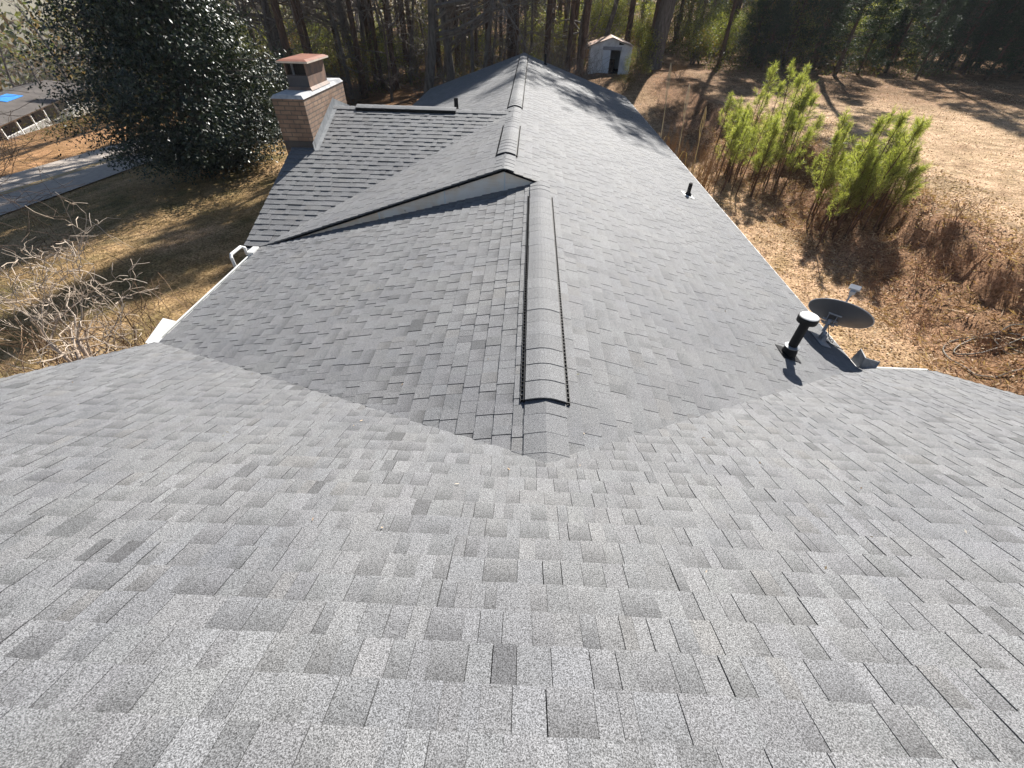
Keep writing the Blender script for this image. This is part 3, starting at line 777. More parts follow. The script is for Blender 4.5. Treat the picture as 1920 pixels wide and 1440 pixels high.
# ------------------------------------------------------------------ vegetation builders
def limb(mb, p, d, L, r, depth, g, gnarl=0.25, split=(2, 3), shrink=0.68, sides=5, up=0.1, tips=None, seg=4, minr=0.004):
    pts = [p.copy()]; rr = [r]; d = d.normalized()
    for k in range(seg):
        d = (d + Vector((g.gauss(0, gnarl), g.gauss(0, gnarl), g.gauss(0, gnarl)+up*0.5))*0.5).normalized()
        p = p + d*(L/seg); pts.append(p.copy()); rr.append(max(minr, r*(1-0.45*(k+1)/seg)))
    mb.tube(pts, rr, max(3, sides), caps=False)
    if depth <= 0:
        if tips is not None: tips.append((p.copy(), d.copy()))
        return
    for k in range(g.randint(*split)):
        i = g.randint(max(1, seg-2), seg) if k else seg
        a = g.uniform(0.35, 0.95); ax = Vector((g.gauss(0, 1), g.gauss(0, 1), g.gauss(0, 1))).cross(d)
        if ax.length < 1e-4: continue
        nd_ = Matrix.Rotation(a, 3, ax.normalized()) @ d
        limb(mb, pts[i], nd_, L*shrink*g.uniform(0.75, 1.2), rr[i]*0.72, depth-1, g, gnarl, split, shrink, sides-1, up, tips, seg, minr)
    if tips is not None and depth == 1: tips.append((p.copy(), d.copy()))

BARK_G = mat('grey_bark', (0.19, 0.165, 0.145), (0.075, 0.065, 0.058), 7, 0.95, 0.6, stretch=(1, 1, 0.25))
BARK_P = mat('pine_bark', (0.16, 0.1, 0.07), (0.06, 0.042, 0.034), 7, 0.95, 0.6, stretch=(1, 1, 0.3))
BARK_S = mat('sapling_bark', (0.15, 0.085, 0.055), (0.08, 0.05, 0.035), 8, 0.9)
TWIG_G = mat('grey_twigs', (0.22, 0.19, 0.165), (0.1, 0.085, 0.075), 3, 0.9)
TWIG_PALE = mat('pale_twigs', (0.56, 0.47, 0.38), (0.36, 0.28, 0.21), 2, 0.85)
NEEDLE = leaf_mat('pine_needles', [(0.03, 0.055, 0.018), (0.05, 0.085, 0.026), (0.075, 0.115, 0.035)], 0.5, 0.25)
NEEDLE_B = leaf_mat('young_pine_needles', [(0.13, 0.16, 0.045), (0.24, 0.265, 0.07), (0.36, 0.365, 0.12), (0.46, 0.44, 0.22)], 0.5, 0.5)
CEDAR = leaf_mat('cedar_foliage', [(0.016, 0.03, 0.016), (0.03, 0.05, 0.022), (0.05, 0.075, 0.03)], 0.6, 0.15)
SHRUBL = leaf_mat('shrub_leaves', [(0.06, 0.085, 0.022), (0.14, 0.165, 0.04), (0.26, 0.25, 0.075), (0.34, 0.3, 0.11)], 0.5, 0.42)
BROWNL = leaf_mat('dead_brown_leaves', [(0.1, 0.05, 0.025), (0.2, 0.095, 0.045), (0.3, 0.16, 0.08)], 0.7, 0.3)
MAGL = leaf_mat('glossy_magnolia_leaves', [(0.006, 0.012, 0.007), (0.011, 0.022, 0.01), (0.02, 0.036, 0.014), (0.045, 0.06, 0.02)], 0.44, 0.1, spec=0.55)
UNDER = leaf_mat('undergrowth_leaves', [(0.035, 0.05, 0.016), (0.08, 0.1, 0.028), (0.16, 0.16, 0.05), (0.14, 0.085, 0.04), (0.24, 0.15, 0.075)], 0.6, 0.35)

def bare_tree(seed, H=15, r=0.22, low=3.0):
    """leafless hardwood: a leaning tapered trunk and a crown of fine limbs"""
    g = random.Random(seed); root = thing('bare_tree'); tr = MB(); cr = MB()
    pts = []; rr = []; p = Vector((0, 0, -0.3)); d = Vector((g.gauss(0, .05), g.gauss(0, .05), 1))
    n = 10
    for k in range(n+1):
        f = k/n; pts.append(p.copy()); rr.append(r*(1.25 if k == 0 else 1-0.72*f)); d = (d+Vector((g.gauss(0, .07), g.gauss(0, .07), .1))).normalized(); p = p+d*(H*.75/n)
    tr.tube(pts, rr, 9)
    for k in range(15):
        f = g.uniform(low/H, .98); i = min(n-1, int(f*n)); q = pts[i].lerp(pts[i+1], f*n-i)
        a = g.uniform(0, 6.28); dd = Vector((math.cos(a), math.sin(a), g.uniform(-.1, .8)))
        limb(cr, q, dd, g.uniform(1.6, 3.2)*(H/15), rr[i]*g.uniform(.25, .5), 3, g, .28, (2, 3), .7, 5, .12, None, 3, .012)
    tr.build('trunk', BARK_G, root, smooth=True); cr.build('crown', TWIG_G, root)
    return root
def pine_tree(seed, H=20, r=0.2, low=9, dead=True):
    g = random.Random(seed); q = np.random.default_rng(seed); root = thing('pine_tree'); tr = MB(); lv = []
    pts = [Vector((math.sin(k*.5+seed)*.08, math.cos(k*.7+seed)*.08, -.3+(H+.3)*k/10)) for k in range(11)]
    tr.tube(pts, [r*(1.2 if k == 0 else 1-.8*k/10) for k in range(11)], 9)
    for k in range(44):
        z = low + (H-low)*(k/44)**.9; ln = (H-z)/(H-low)*3.0+.6; a = g.uniform(0, 6.28)
        e = Vector((math.cos(a)*ln, math.sin(a)*ln, ln*.25)); p0 = Vector((0, 0, z))
        tr.tube([p0, p0+e*.5, p0+e+Vector((0, 0, .15))], [.05, .035, .015], 4, caps=False)
        for s in (.45, .65, .8, .95, 1.0):
            c = np.array(p0+e*s); m = 22
            C = c + q.normal(size=(m, 3))*.12; D = q.normal(size=(m, 3)); D += np.array(e)/ln*.5
            lv.append(leaf_quads(C, q.uniform(.3, .5, m), .06, .1, D, q))
            C2 = c + q.normal(size=(1, 3))*.35
            C = C2 + q.normal(size=(m, 3))*.1; lv.append(leaf_quads(C, q.uniform(.3, .5, m), .06, .1, None, q))
    if dead:
        for k in range(9):
            z = g.uniform(2, low); a = g.uniform(0, 6.28); p0 = Vector((0, 0, z)); e = Vector((math.cos(a), math.sin(a), g.uniform(-.3, .2)))*g.uniform(.5, 1.4)
            tr.tube([p0, p0+e*.5, p0+e], [.03, .02, .008], 3, caps=False)
    tr.build('trunk', BARK_P, root, smooth=True); c = MB(); c.quads(np.concatenate(lv)); c.build('crown', NEEDLE, root)
    return root
def sapling(seed, H=3.0):
    """young loblolly: thin brown stem, tufts of long needles on the upper part"""
    g = random.Random(seed); q = np.random.default_rng(seed); root = thing('pine_sapling'); tr = MB(); lv = []
    top = Vector((g.gauss(0, .12), g.gauss(0, .12), H)); st = lambda f: Vector((top.x*f*f, top.y*f*f, H*f))
    tr.tube([Vector((0, 0, -.15))]+[st(k/8) for k in range(1, 9)], [.03]+[.03*(1-.75*k/8) for k in range(1, 9)], 6)
    def tuft(c, d, m, ln):
        C = np.array(c) - np.outer(q.uniform(0, .22, m), np.array(d)) ; D = q.normal(size=(m, 3))*.85 + np.array(d)*.8
        lv.append(leaf_quads(C, q.uniform(.7, 1.1, m)*ln, .011, .1, D, q))
    for k in range(g.randint(16, 22)):
        f = g.uniform(.38, .97); a = g.uniform(0, 6.28); p0 = st(f); ln = (1.15-f)*.85*g.uniform(.6, 1.15)
        d = Vector((math.cos(a), math.sin(a), .8)).normalized(); p1 = p0+d*ln*.6+Vector((0, 0, 0)); p2 = p1+(d+Vector((0, 0, .8))).normalized()*ln*.5
        tr.tube([p0, p1, p2], [.009, .007, .004], 4, caps=False)
        tuft(p2, (d+Vector((0, 0, .5))).normalized(), 32, .21); tuft(p1, d, 15, .18)
    tuft(st(1.0), Vector((0, 0, 1)), 60, .22); tuft(st(.93), Vector((0, 0, 1)), 40, .2)
    tr.build('trunk', BARK_S, root); c = MB(); c.quads(np.concatenate(lv)); c.build('crown', NEEDLE_B, root)
    return root
def cedar_tree(seed, H=9, W=2.6):
    g = random.Random(seed); q = np.random.default_rng(seed); root = thing('evergreen_tree'); tr = MB(); lv = []
    tr.tube([(0, 0, -.3), (0.05, 0, H*.4), (0, .05, H*.97)], [.2, .13, .02], 8)
    for k in range(150):
        f = g.random()**.8; z = .5+f*(H-.5); ln = W*(1-f)**.75*g.uniform(.5, 1.1)+.2; a = g.uniform(0, 6.28)
        e = Vector((math.cos(a)*ln, math.sin(a)*ln, ln*g.uniform(.0, .35)))
        if ln > .6: tr.tube([(0, 0, z), Vector((0, 0, z))+e*.8], [.03, .01], 3, caps=False)
        for s in (.45, .7, .85, 1.0):
            c = np.array(Vector((0, 0, z))+e*s); m = 26
            C = c + q.normal(size=(m, 3))*np.array([.2, .2, .13]); lv.append(leaf_quads(C, q.uniform(.12, .26, m), .05, .15, None, q))
    tr.build('trunk', BARK_P, root); c = MB(); c.quads(np.concatenate(lv)); c.build('crown', CEDAR, root)
    return root
def shrub(seed, H=2.5, W=1.4, lm=None, n=1600, leaf=.11, name='shrub', clumps=26, hollow=0.3):
    g = random.Random(seed); q = np.random.default_rng(seed); root = thing(name); tr = MB(); tips = []
    for k in range(7):
        a = g.uniform(0, 6.28); limb(tr, Vector((g.gauss(0, .1), g.gauss(0, .1), -.1)), Vector((math.cos(a)*.5, math.sin(a)*.5, 1)), H*.5, .035, 2, g, .22, (2, 3), .7, 4, .2, tips, 3, .006)
    tr.build('stems', TWIG_G, root)
    cs = np.array([t[0] for t in tips]); cs[:, :2] *= W/max(.3, np.abs(cs[:, :2]).max()); cs[:, 2] *= H/cs[:, 2].max()
    pick = cs[q.integers(0, len(cs), n)]; C = pick + q.normal(size=(n, 3))*np.array([W, W, H*.7])*.14; C[:, 2] = np.abs(C[:, 2])
    c = MB(); c.quads(leaf_quads(C, q.uniform(.6, 1.2, n)*leaf, leaf*.5, .1, None, q)); c.build('leaves', lm or SHRUBL, root)
    return root
def brush(seed, H=2.2, W=1.2, m=TWIG_G, n=12, depth=3, name='bare_shrub', rr=.02):
    g = random.Random(seed); root = thing(name); tr = MB()
    for k in range(n):
        a = g.uniform(0, 6.28); limb(tr, Vector((g.gauss(0, .12), g.gauss(0, .12), -.1)), Vector((math.cos(a)*W/H*.8, math.sin(a)*W/H*.8, 1)), H*.42, rr, depth, g, .25, (2, 3), .72, 4, .15, None, 3, .004)
    tr.build('stems', m, root); return root

def hide_proto(o):
    pass
def place(src, used, x, y, rz, sc, label, cat, group, dz=0.0, tilt=(0, 0)):
    z = ground_h(x, y) + dz
    if id(src) not in used:
        used.add(id(src)); src.location = (x, y, z); src.rotation_euler = (tilt[0], tilt[1], rz); src.scale = (sc,)*3 if isinstance(sc, (int, float)) else sc
        return tag(src, label, cat, group)
    return clone(src, (x, y, z), rz, sc, label, cat, group, tilt)
USED = set()

# --- magnolia
def magnolia():
    q = np.random.default_rng(5); g = random.Random(5); b = gp(408, 318)
    root = thing('magnolia_tree', b, 'huge dark glossy magnolia with leaves down to the lawn, left of the chimney', 'tree')
    tr = MB(); H = 11.5
    tr.tube([(0, 0, -.3), (.1, 0, 3), (0, .2, 7), (0, 0, H*.95)], [.36, .28, .18, .04], 10)
    lv = []
    prof = lambda f: 4.0*(min(1, (f+.02)/.14)**.6)*(1-max(0, f-.3)/.72)**.75 if f < 1 else .1
    for k in range(760):
        f = g.random()**1.15; z = .35+f*(H-.4); a = g.uniform(0, 6.28); rad_ = prof(f)*g.uniform(.62, 1.12)*(1+.13*math.sin(3*a+z*1.7)+.1*math.sin(5*a-z*2.3))
        c = np.array([math.cos(a)*rad_, math.sin(a)*rad_, z+g.uniform(-.25, .25)])
        if k % 3 == 0: tr.tube([(0, 0, max(.5, z-.6)), Vector(c)*.5+Vector((0, 0, z*.48)), Vector(c)], [.06, .035, .012], 4, caps=False)
        m = 95; rr_ = g.uniform(.28, .6)
        C = c + q.normal(size=(m, 3))*np.array([rr_, rr_, rr_*.65])
        N = q.normal(size=(m, 3))*(.55 if k % 2 else 1.1) + np.array([math.cos(a)*.7, math.sin(a)*.7, .65])
        lv.append(leaf_faces(C, N, q.uniform(.1, .18, m), .065, q))
    # inner mass that keeps the middle dark
    m = 16000; f = q.random(m); z = .3+f*(H-.6); r_ = np.array([prof(t) for t in f])*np.sqrt(q.random(m))*.8; a = q.uniform(0, 6.28, m)
    lv.append(leaf_quads(np.stack([np.cos(a)*r_, np.sin(a)*r_, z], 1), .26, .12, .1, None, q))
    tr.build('trunk', BARK_G, root); c = MB(); c.quads(np.concatenate(lv)); c.build('crown', MAGL, root)
magnolia()

# --- crepe myrtle and hedge beside the left eave
def crepe(x, y, seed, H, label, lean):
    g = random.Random(seed); root = thing('bare_tree', (x, y, ground_h(x, y)), label, 'tree', 'pale bare trees by the left eave'); tr = MB(); cr = MB()
    for k in range(4 if H > 4 else 3):
        a = g.uniform(0, 6.28); d = Vector((math.cos(a)*.34+lean[0], math.sin(a)*.34+lean[1], 1)).normalized()
        pts = [Vector((math.cos(a)*.1, math.sin(a)*.1, -.2))]; rr = [.07]; p = pts[0].copy()
        for j in range(5):
            d = (d+Vector((g.gauss(0, .13), g.gauss(0, .13), .03))).normalized(); p = p+d*(H*.55/5); pts.append(p.copy()); rr.append(.066-.008*(j+1))
        tr.tube(pts, rr, 8)
        for j in (2, 3, 4, 5, 5, 5):
            aa = g.uniform(0, 6.28); dd = (d+Vector((math.cos(aa), math.sin(aa), .25))*.8).normalized()
            limb(cr, pts[j], dd, H*.13, rr[j]*.62, 5, g, .6, (2, 2), .8, 6, .1, None, 3, .0046)
    tr.build('trunk', mat('smooth_pale_bark', (0.52, 0.42, 0.34), (0.34, 0.26, 0.2), 5, .7, stretch=(1, 1, .3)), root, smooth=True); cr.build('crown', TWIG_PALE, root)
crepe(-6.8, 4.6, 21, 4.6, 'pale smooth barked bare tree with knuckled twigs, leaning out by the left eave', (-.14, .12))
crepe(-6.9, 3.3, 34, 3.7, 'low pale bare tree with thick limbs at the left picture edge, behind the roof edge', (-.12, .05))
hb = [brush(41+i, 1.9, 1.0, mat('tan_twigs', (.3, .2, .12), (.14, .09, .06), 3, .9), 16, 3, 'bare_shrub', .016) for i in range(2)]
for i, (x, y, s) in enumerate([(-5.9, 5.6, .95), (-6.5, 6.0, .8), (-5.75, 6.6, .85), (-6.9, 5.2, 1.0), (-7.6, 4.9, .9), (-5.7, 7.6, .6)]):
    place(hb[i % 2], USED, x, y, i*1.3, s*1.4, 'tan leafless shrub growing along the white gutter below the left eave', 'shrub', 'leafless shrubs below the left eave')

# --- overhanging dark branches at far left
def left_branches():
    g = random.Random(77); x, y = -17.5, 9.2; root = thing('bare_tree', (x, y, ground_h(x, y)), 'dark bare tree at the left edge whose thin limbs cross the road', 'tree'); tr = MB(); cr = MB()
    tr.tube([(0, 0, -.3), (.1, .05, 2), (0, .2, 4), (.2, 0, 7)], [.2, .16, .13, .08], 9)
    for z, a, e in ((1.2, 1.0, .1), (1.7, .5, .05), (2.2, 1.3, .15), (2.6, .8, .2), (3.2, 1.15, .25), (3.8, .3, .3), (4.5, 1.5, .3), (5, 1.0, .4), (2.0, 2.0, .2), (3.0, 2.6, .2)):
        limb(cr, Vector((.05, .05, z)), Vector((math.cos(a), math.sin(a), e)), 2.3, .05, 4, g, .3, (2, 3), .74, 5, .0, None, 4, .006)
    tr.build('trunk', BARK_G, root); cr.build('crown', mat('dark_twigs', (.14, .1, .075), (.07, .05, .04), 3, .9), root)
left_branches()

# --- young pines on the bank
sap = [sapling(100+i, h) for i, h in enumerate((3.0, 2.7, 3.3, 2.5, 2.9, 2.2, 3.1, 2.6, 3.5))]
def cluster(n, pts_, label, group, seed, smin=.75, smax=1.1):
    g = random.Random(seed)
    for k in range(n):
        px, py = pts_(g); p = gp(px, py)
        place(sap[k % 9], USED, p.x, p.y, g.uniform(0, 6.28), g.uniform(smin, smax), label, 'tree', group, -.05, (g.gauss(0, .05), g.gauss(0, .05)))
cluster(42, lambda g: (g.uniform(1335, 1480), g.uniform(285, 372)), 'slim bright green pine sapling in the far clump beside the roof eave', 'far clump of pine saplings', 1)
cluster(42, lambda g: (lambda x: (x, g.uniform(388, 455)-(x-1500)*.05))(g.uniform(1510, 1650)), 'slim bright green pine sapling in the near clump on the leafy bank', 'near clump of pine saplings', 2, .72, 1.05)
for (px, py, s, l) in ((1500, 370, .62, 'small lone pine sapling between the two green clumps'), (1405, 262, 1.15, 'tallest pine sapling behind the far green clump'), (1490, 330, .9, 'pine sapling leaning out from the right of the far clump'),
                       (1468, 95, .8, 'small pale green pine in front of the dark evergreens'), (1528, 470, .75, 'thin pine sapling in front of the near clump')):
    p = gp(px, py); place(sap[R.randint(0, 8)], USED, p.x, p.y, R.uniform(0, 6), s, l, 'tree', None)

wd_ = [brush(71+i, .9, .5, mat('dead_weed_stems', (.34, .2, .11), (.16, .09, .055), 3, .9), 14, 2, 'dead_weed', .008) for i in range(3)]
gw = random.Random(72)
for k in range(34):
    y = gw.uniform(5, 26); x = toe(y)+gw.uniform(-.4, 3.4)
    place(wd_[k % 3], USED, x, y, gw.uniform(0, 6.28), gw.uniform(.5, 1.1), 'small brown dead weed sticking up from the leafy bank', 'weed', 'dead weeds on the right bank')
# --- dry canes by the right eave
def cane(px, py, z, bx, by, label, seed):
    g = random.Random(seed); t = at(px, py, z+CZ); b = Vector((bx, by, ground_h(bx, by)))
    root = thing('dry_cane', b, label, 'cane', 'tall dry canes by the right eave'); s = MB(); lf = MB(); d = t-b
    pt = lambda f: d*f + Vector((math.sin(f*3)*.05, 0, 0)); s.tube([pt(k/8) for k in range(9)], [.019-.001*k for k in range(9)], 6)
    side = Vector((.75, .1, 0))
    for k in range(3):
        f0 = .68+.09*k; w_ = .09*(1-.2*k)*(1 if k % 2 else -1); p0, p1 = pt(f0), pt(1.0)
        P = [p0.lerp(p1, j/7)+side*(math.sin(j/7*math.pi)*w_) for j in range(8)]
        lf.tube(P, [.016]*7+[.006], 4)
    f0 = .35
    P = [pt(f0), pt(f0)+Vector((.15, 0, .5)), pt(f0)+Vector((.32, 0, .45)), pt(f0)+Vector((.4, 0, -.1))]; lf.tube(P, [.01, .01, .008, .004], 4)
    m = leaf_mat('straw_cane', [(.6, .46, .3), (.75, .6, .42)], .7, .4); s.build('stalk', m, root); lf.build('leaf', m, root)
cane(1258, 118, -2.3, 5.15, 18.6, 'tallest dry straw cane, nearest the far end of the roof', 1)
cane(1293, 157, -2.75, 5.5, 17.3, 'middle dry straw cane with looped leaf tip', 2)
cane(1324, 199, -3.1, 5.95, 16.8, 'shortest dry straw cane, beside the far pine clump', 3)
def tuft(x, y, seed, label, H=1.9, n=130):
    g = random.Random(seed); root = thing('grass_clump', (x, y, ground_h(x, y)), label, 'grass clump', 'dry grass clumps by the right eave'); b = MB()
    for k in range(n):
        a = g.uniform(0, 6.28); h = H*g.uniform(.5, 1.1); o = g.uniform(.1, .7); p0 = Vector((g.gauss(0, .14), g.gauss(0, .14), -.05))
        dd = Vector((math.cos(a), math.sin(a), 0)); b.tube([p0, p0+dd*o*.25+Vector((0, 0, h*.6)), p0+dd*o*.6+Vector((0, 0, h*.98)), p0+dd*o*1.0+Vector((0, 0, h*.8))], [.006, .006, .005, .002], 3, caps=False)
    b.build('blades', mat('dry_grass', (.42, .27, .13), (.25, .15, .075), 3, .85), root)
tuft(5.75, 15.2, 5, 'arching golden dry grass clump against the eave near the canes', 2.7, 170)
tuft(5.5, 18.7, 6, 'brown dry weed clump behind the golden grass', 2.6, 110); tuft(6.3, 19.6, 7, 'thin brown weeds furthest along the eave', 2.0, 70)

# ------------------------------------------------------------------ shed
def shed():
    b = gp(1140, 138); W, D, H, HP = 3.3, 3.0, 1.75, 2.28
    root = thing('garden_shed', b, 'small white metal shed with half open sliding doors and rusty roof', 'shed', rz=rad(-4), sc=.93)
    wm = mat('white_shed_metal', (.72, .73, .76), (.5, .5, .52), 2.2, .6); mb = MB(); t = .03; hw = W/2
    d0, d1, dh = -.62, .78, 1.55
    mb.box((-hw, 0, -.2), (d0, t, H)); mb.box((d1, 0, -.2), (hw, t, H)); mb.box((d0, 0, dh), (d1, t, H))
    mb.prism([(-hw, 0, H+.001), (hw, 0, H+.001), (0, 0, HP)], [(-hw, t, H+.001), (hw, t, H+.001), (0, t, HP)])
    mb.box((-hw, t, -.2), (-hw+t, D, H)); mb.box((hw-t, t, -.2), (hw, D, H)); mb.box((-hw+t, D-t, -.2), (hw-t, D, H)); mb.prism([(-hw, D-t, H+.001), (hw, D-t, H+.001), (0, D-t, HP)], [(-hw, D, H+.001), (hw, D, H+.001), (0, D, HP)])
    for k in range(12):
        xx = -hw+.12+k*(W-.24)/11
        if not (d0-.1 < xx < d1+.1): mb.box((xx-.02, -.012, -.19), (xx+.02, -.001, H-.01))
    mb.build('wall', wm, root)
    r = MB()
    for s in (-1, 1):
        a = [(0, -.12, HP+.03), (s*(hw+.18), -.12, H-.02), (s*(hw+.18), D+.12, H-.02), (0, D+.12, HP+.03)]
        r.prism([(x, y, z) for x, y, z in a], [(x, y, z+.035) for x, y, z in a])
    r.build('roof', mat('rusty_roof', (.48, .26, .16), (.5, .42, .36), 1.2, .7), root)
    d = MB(); d.box((d0, -.045, -.05), (d0+.6, -.012, dh-.03)); d.build('sliding_door', mat('pale_blue_door', (.62, .67, .74), (.55, .6, .68), 3, .5), root)
    h = MB(); h.box((d0-.05, -.06, dh-.02), (d1+.05, -.002, dh+.2)); h.build('door_header', mat('grey_header', (.32, .33, .38), (.26, .27, .3), 3, .6), root)
    v = MB(); v.prism([(.55, -.01, H+.12), (.95, -.01, H+.12), (.95, -.004, H+.12), (.55, -.004, H+.12)], [(.55, -.01, H+.3), (.95, -.01, H+.17), (.95, -.004, H+.17), (.55, -.004, H+.3)]); v.build('vent_hole', M['black'], root)
    f = MB(); f.box((-hw+.04, .04, -.1), (hw-.04, D-.04, .03)); f.build('floor', M['deck'], root)
    i = MB(); i.box((-.1, 1.2, .031), (.5, 1.7, .8)); i.build('inner_shelf', BARK_P, root)
shed()

# big leaning trunk right of the shed
def oak():
    b = gp(1222, 128); g = random.Random(9); root = thing('oak_tree', b, 'thick grey leaning tree trunk just right of the shed', 'tree'); tr = MB(); cr = MB()
    top = Vector((.95, 0, 14)); pts = [Vector((0, 0, -.4)), Vector((.03, 0, .4)), Vector((.14, 0, 2)), Vector((.45, 0, 6.5)), top, top+Vector((.3, .2, 8))]
    tr.tube(pts, [.95, .7, .62, .55, .4, .1], 16); q = np.random.default_rng(9); tips = []
    for k in range(24):
        q0 = pts[4].lerp(pts[5], g.random()**.8); a = g.uniform(0, 6.28)
        limb(cr, q0, Vector((math.cos(a), math.sin(a), g.uniform(-.1, .45))), 2.5, .15, 3, g, .28, (2, 3), .7, 6, .1, tips, 3, .015)
    T = np.array([t[0] for t in tips]); T = T[q.integers(0, len(T), 24000)] + q.normal(size=(24000, 3))*.45
    cr.quads(leaf_quads(T, q.uniform(.25, .5, 24000), .15, .1, None, q), 1)
    tr.build('trunk', BARK_G, root, smooth=True); cr.build('crown', [TWIG_G, NEEDLE], root)
oak()

# ------------------------------------------------------------------ woods
bt = [bare_tree(200+i, h, r, l) for i, (h, r, l) in enumerate(((16, .24, 3), (14, .17, 2), (18, .3, 4), (11, .12, 1.2), (9, .09, .8)))]
pt_ = [pine_tree(300+i, h, r, l) for i, (h, r, l) in enumerate(((21, .23, 10), (18, .18, 8), (23, .27, 12)))]
ce = [cedar_tree(400+i, h, w_) for i, (h, w_) in enumerate(((9, 2.8), (7, 2.3), (11, 3.2)))]
sh = [shrub(500, 2.6, 1.5, SHRUBL, 3000), shrub(501, 2.0, 1.4, UNDER), shrub(502, 3.4, 1.7, SHRUBL, 3800), shrub(503, 2.4, 1.6, BROWNL, 1200), shrub(504, 4.2, 2.0, UNDER, 2200, .13)]
br_ = [brush(600, 2.6, 1.4), brush(601, 3.6, 1.6, TWIG_G, 11)]

# trunks the photograph shows clearly
for (px, py, k, s, l) in ((838, 158, 'b2', 1.15, 'thickest grey trunk of the clump left of the far ridge'), (868, 150, 'b0', 1.1, 'second thick grey trunk in the clump left of the far ridge'), (893, 132, 'p1', 1.0, 'straight trunk just left of the far ridge end'), (912, 124, 'b1', 1.1, 'slender grey trunk close to the far ridge end'),
                       (940, 108, 'p0', 1.0, 'straight brown pine trunk above the far roof ridge'), (985, 88, 'b1', 1.0, 'thin trunk rising right behind the roof peak'), (1004, 92, 'p1', .95, 'dark straight pine trunk right of the roof peak'), (1045, 108, 'p2', .9, 'dark pine trunk left of the shed'), (1066, 100, 'b0', .9, 'grey twiggy trunk beside the shed'),
                       (690, 170, 'b0', 1.0, 'crooked grey trunk right of the chimney'), (735, 190, 'b3', 1.0, 'thin dark trunk over the wing ridge'), (800, 178, 'b4', 1.1, 'thin sapling trunk above the wing vent'), (655, 150, 'b2', .85, 'leaning grey trunk beside the chimney flue'), (575, 130, 'b1', 1.0, 'bare tree standing behind the magnolia and chimney'),
                       (1052, 126, 'b0', 1.1, 'grey twiggy tree at the roof corner, left of the shed'), (1074, 121, 'p0', .95, 'dark pine trunk close to the left wall of the shed'), (1086, 131, 'b1', 1.1, 'thin grey tree brushing the left side of the shed'), (1395, 108, 'b4', .6, 'small twisted bare tree in front of the yellow green shrubs'), (1525, 90, 'p1', .9, 'dark leaning trunk at the edge of the right hand woods')):
    p = gp(px, py); src = {'b': bt, 'p': pt_}[k[0]][int(k[1])]
    place(src, USED, p.x, p.y, R.uniform(0, 6.28), s, l, 'tree', None, -.1)

def scatter(n, xr_, yr_, srcs, label, cat, group, seed, smin=.8, smax=1.25, ok=None, mind=1.5):
    g = random.Random(seed); pts = []; tries = 0
    while len(pts) < n and tries < n*60:
        tries += 1; x, y = g.uniform(*xr_), g.uniform(*yr_)
        if ok and not ok(x, y): continue
        if any((x-a)**2+(y-b)**2 < mind*mind for a, b in pts): continue
        pts.append((x, y)); place(g.choice(srcs), USED, x, y, g.uniform(0, 6.28), g.uniform(smin, smax), label, cat, group, -.1)
    return pts
notshed = lambda x, y: not (3 < x < 12 and 27 < y < 52) and not (x > 12 and y < 40)
woods = lambda x, y: abs(x+14.5-.383*(y-22)) > 5.0 and not (x > -1.5 and y < 42) and y > 27.5 + 0.35*max(0, -x-4) and notshed(x, y)
scatter(26, (-20, 2), (28, 48), [bt[0], bt[1], bt[2], bt[3], pt_[0], pt_[1]], 'bare or pine trunk in the dark wood behind the chimney', 'tree', 'trees of the wood behind the house', 11, .85, 1.2, woods, 1.8)
scatter(46, (-45, 30), (50, 85), bt[:4]+pt_, 'slim trunk deep in the wood beyond the roof peak', 'tree', 'trees deep in the wood', 12, .85, 1.25, notshed, 2.2)
scatter(46, (-80, 70), (85, 150), [bt[0], bt[2], pt_[0], pt_[2], ce[2]], 'distant tree at the back of the wood', 'tree', 'distant trees of the wood', 13, .9, 1.4, None, 3)
scatter(22, (-85, -34), (72, 110), bt[:5], 'greyish bare tree beyond the far white porch house', 'tree', 'bare trees beyond the porch house', 14, .9, 1.3, None, 3)
scatter(20, (25, 75), (36, 90), ce+[pt_[1]], 'dark evergreen tree in the shaded woods at the upper right', 'tree', 'dark evergreens at the upper right', 15, .9, 1.4, lambda x, y: y > 66-0.75*(x-18) or (x > 30 and y > 42), 2.6)
scatter(12, (22, 55), (24, 60), [pt_[0], pt_[1], pt_[2], bt[0]], 'tall tree standing among the dark evergreens at the upper right', 'tree', 'tall trees at the upper right', 16, .9, 1.2, lambda x, y: y > 60-0.7*(x-18), 3)
scatter(56, (-26, 3), (27, 46), sh+br_*2, 'tangled shrub on the floor of the wood behind the chimney', 'shrub', 'understory shrubs behind the chimney', 17, .7, 1.15, woods, 1.2)
scatter(70, (-45, 32), (46, 80), sh+br_, 'shrub between the trunks deep in the wood', 'shrub', 'understory shrubs deep in the wood', 18, .9, 1.5, notshed, 1.8)
scatter(36, (-90, -36), (66, 100), [sh[0], sh[1], sh[4]]+br_*3, 'twiggy brown and green shrub behind the porch house', 'shrub', 'shrubs behind the porch house', 19, 1.1, 2.0, None, 2)
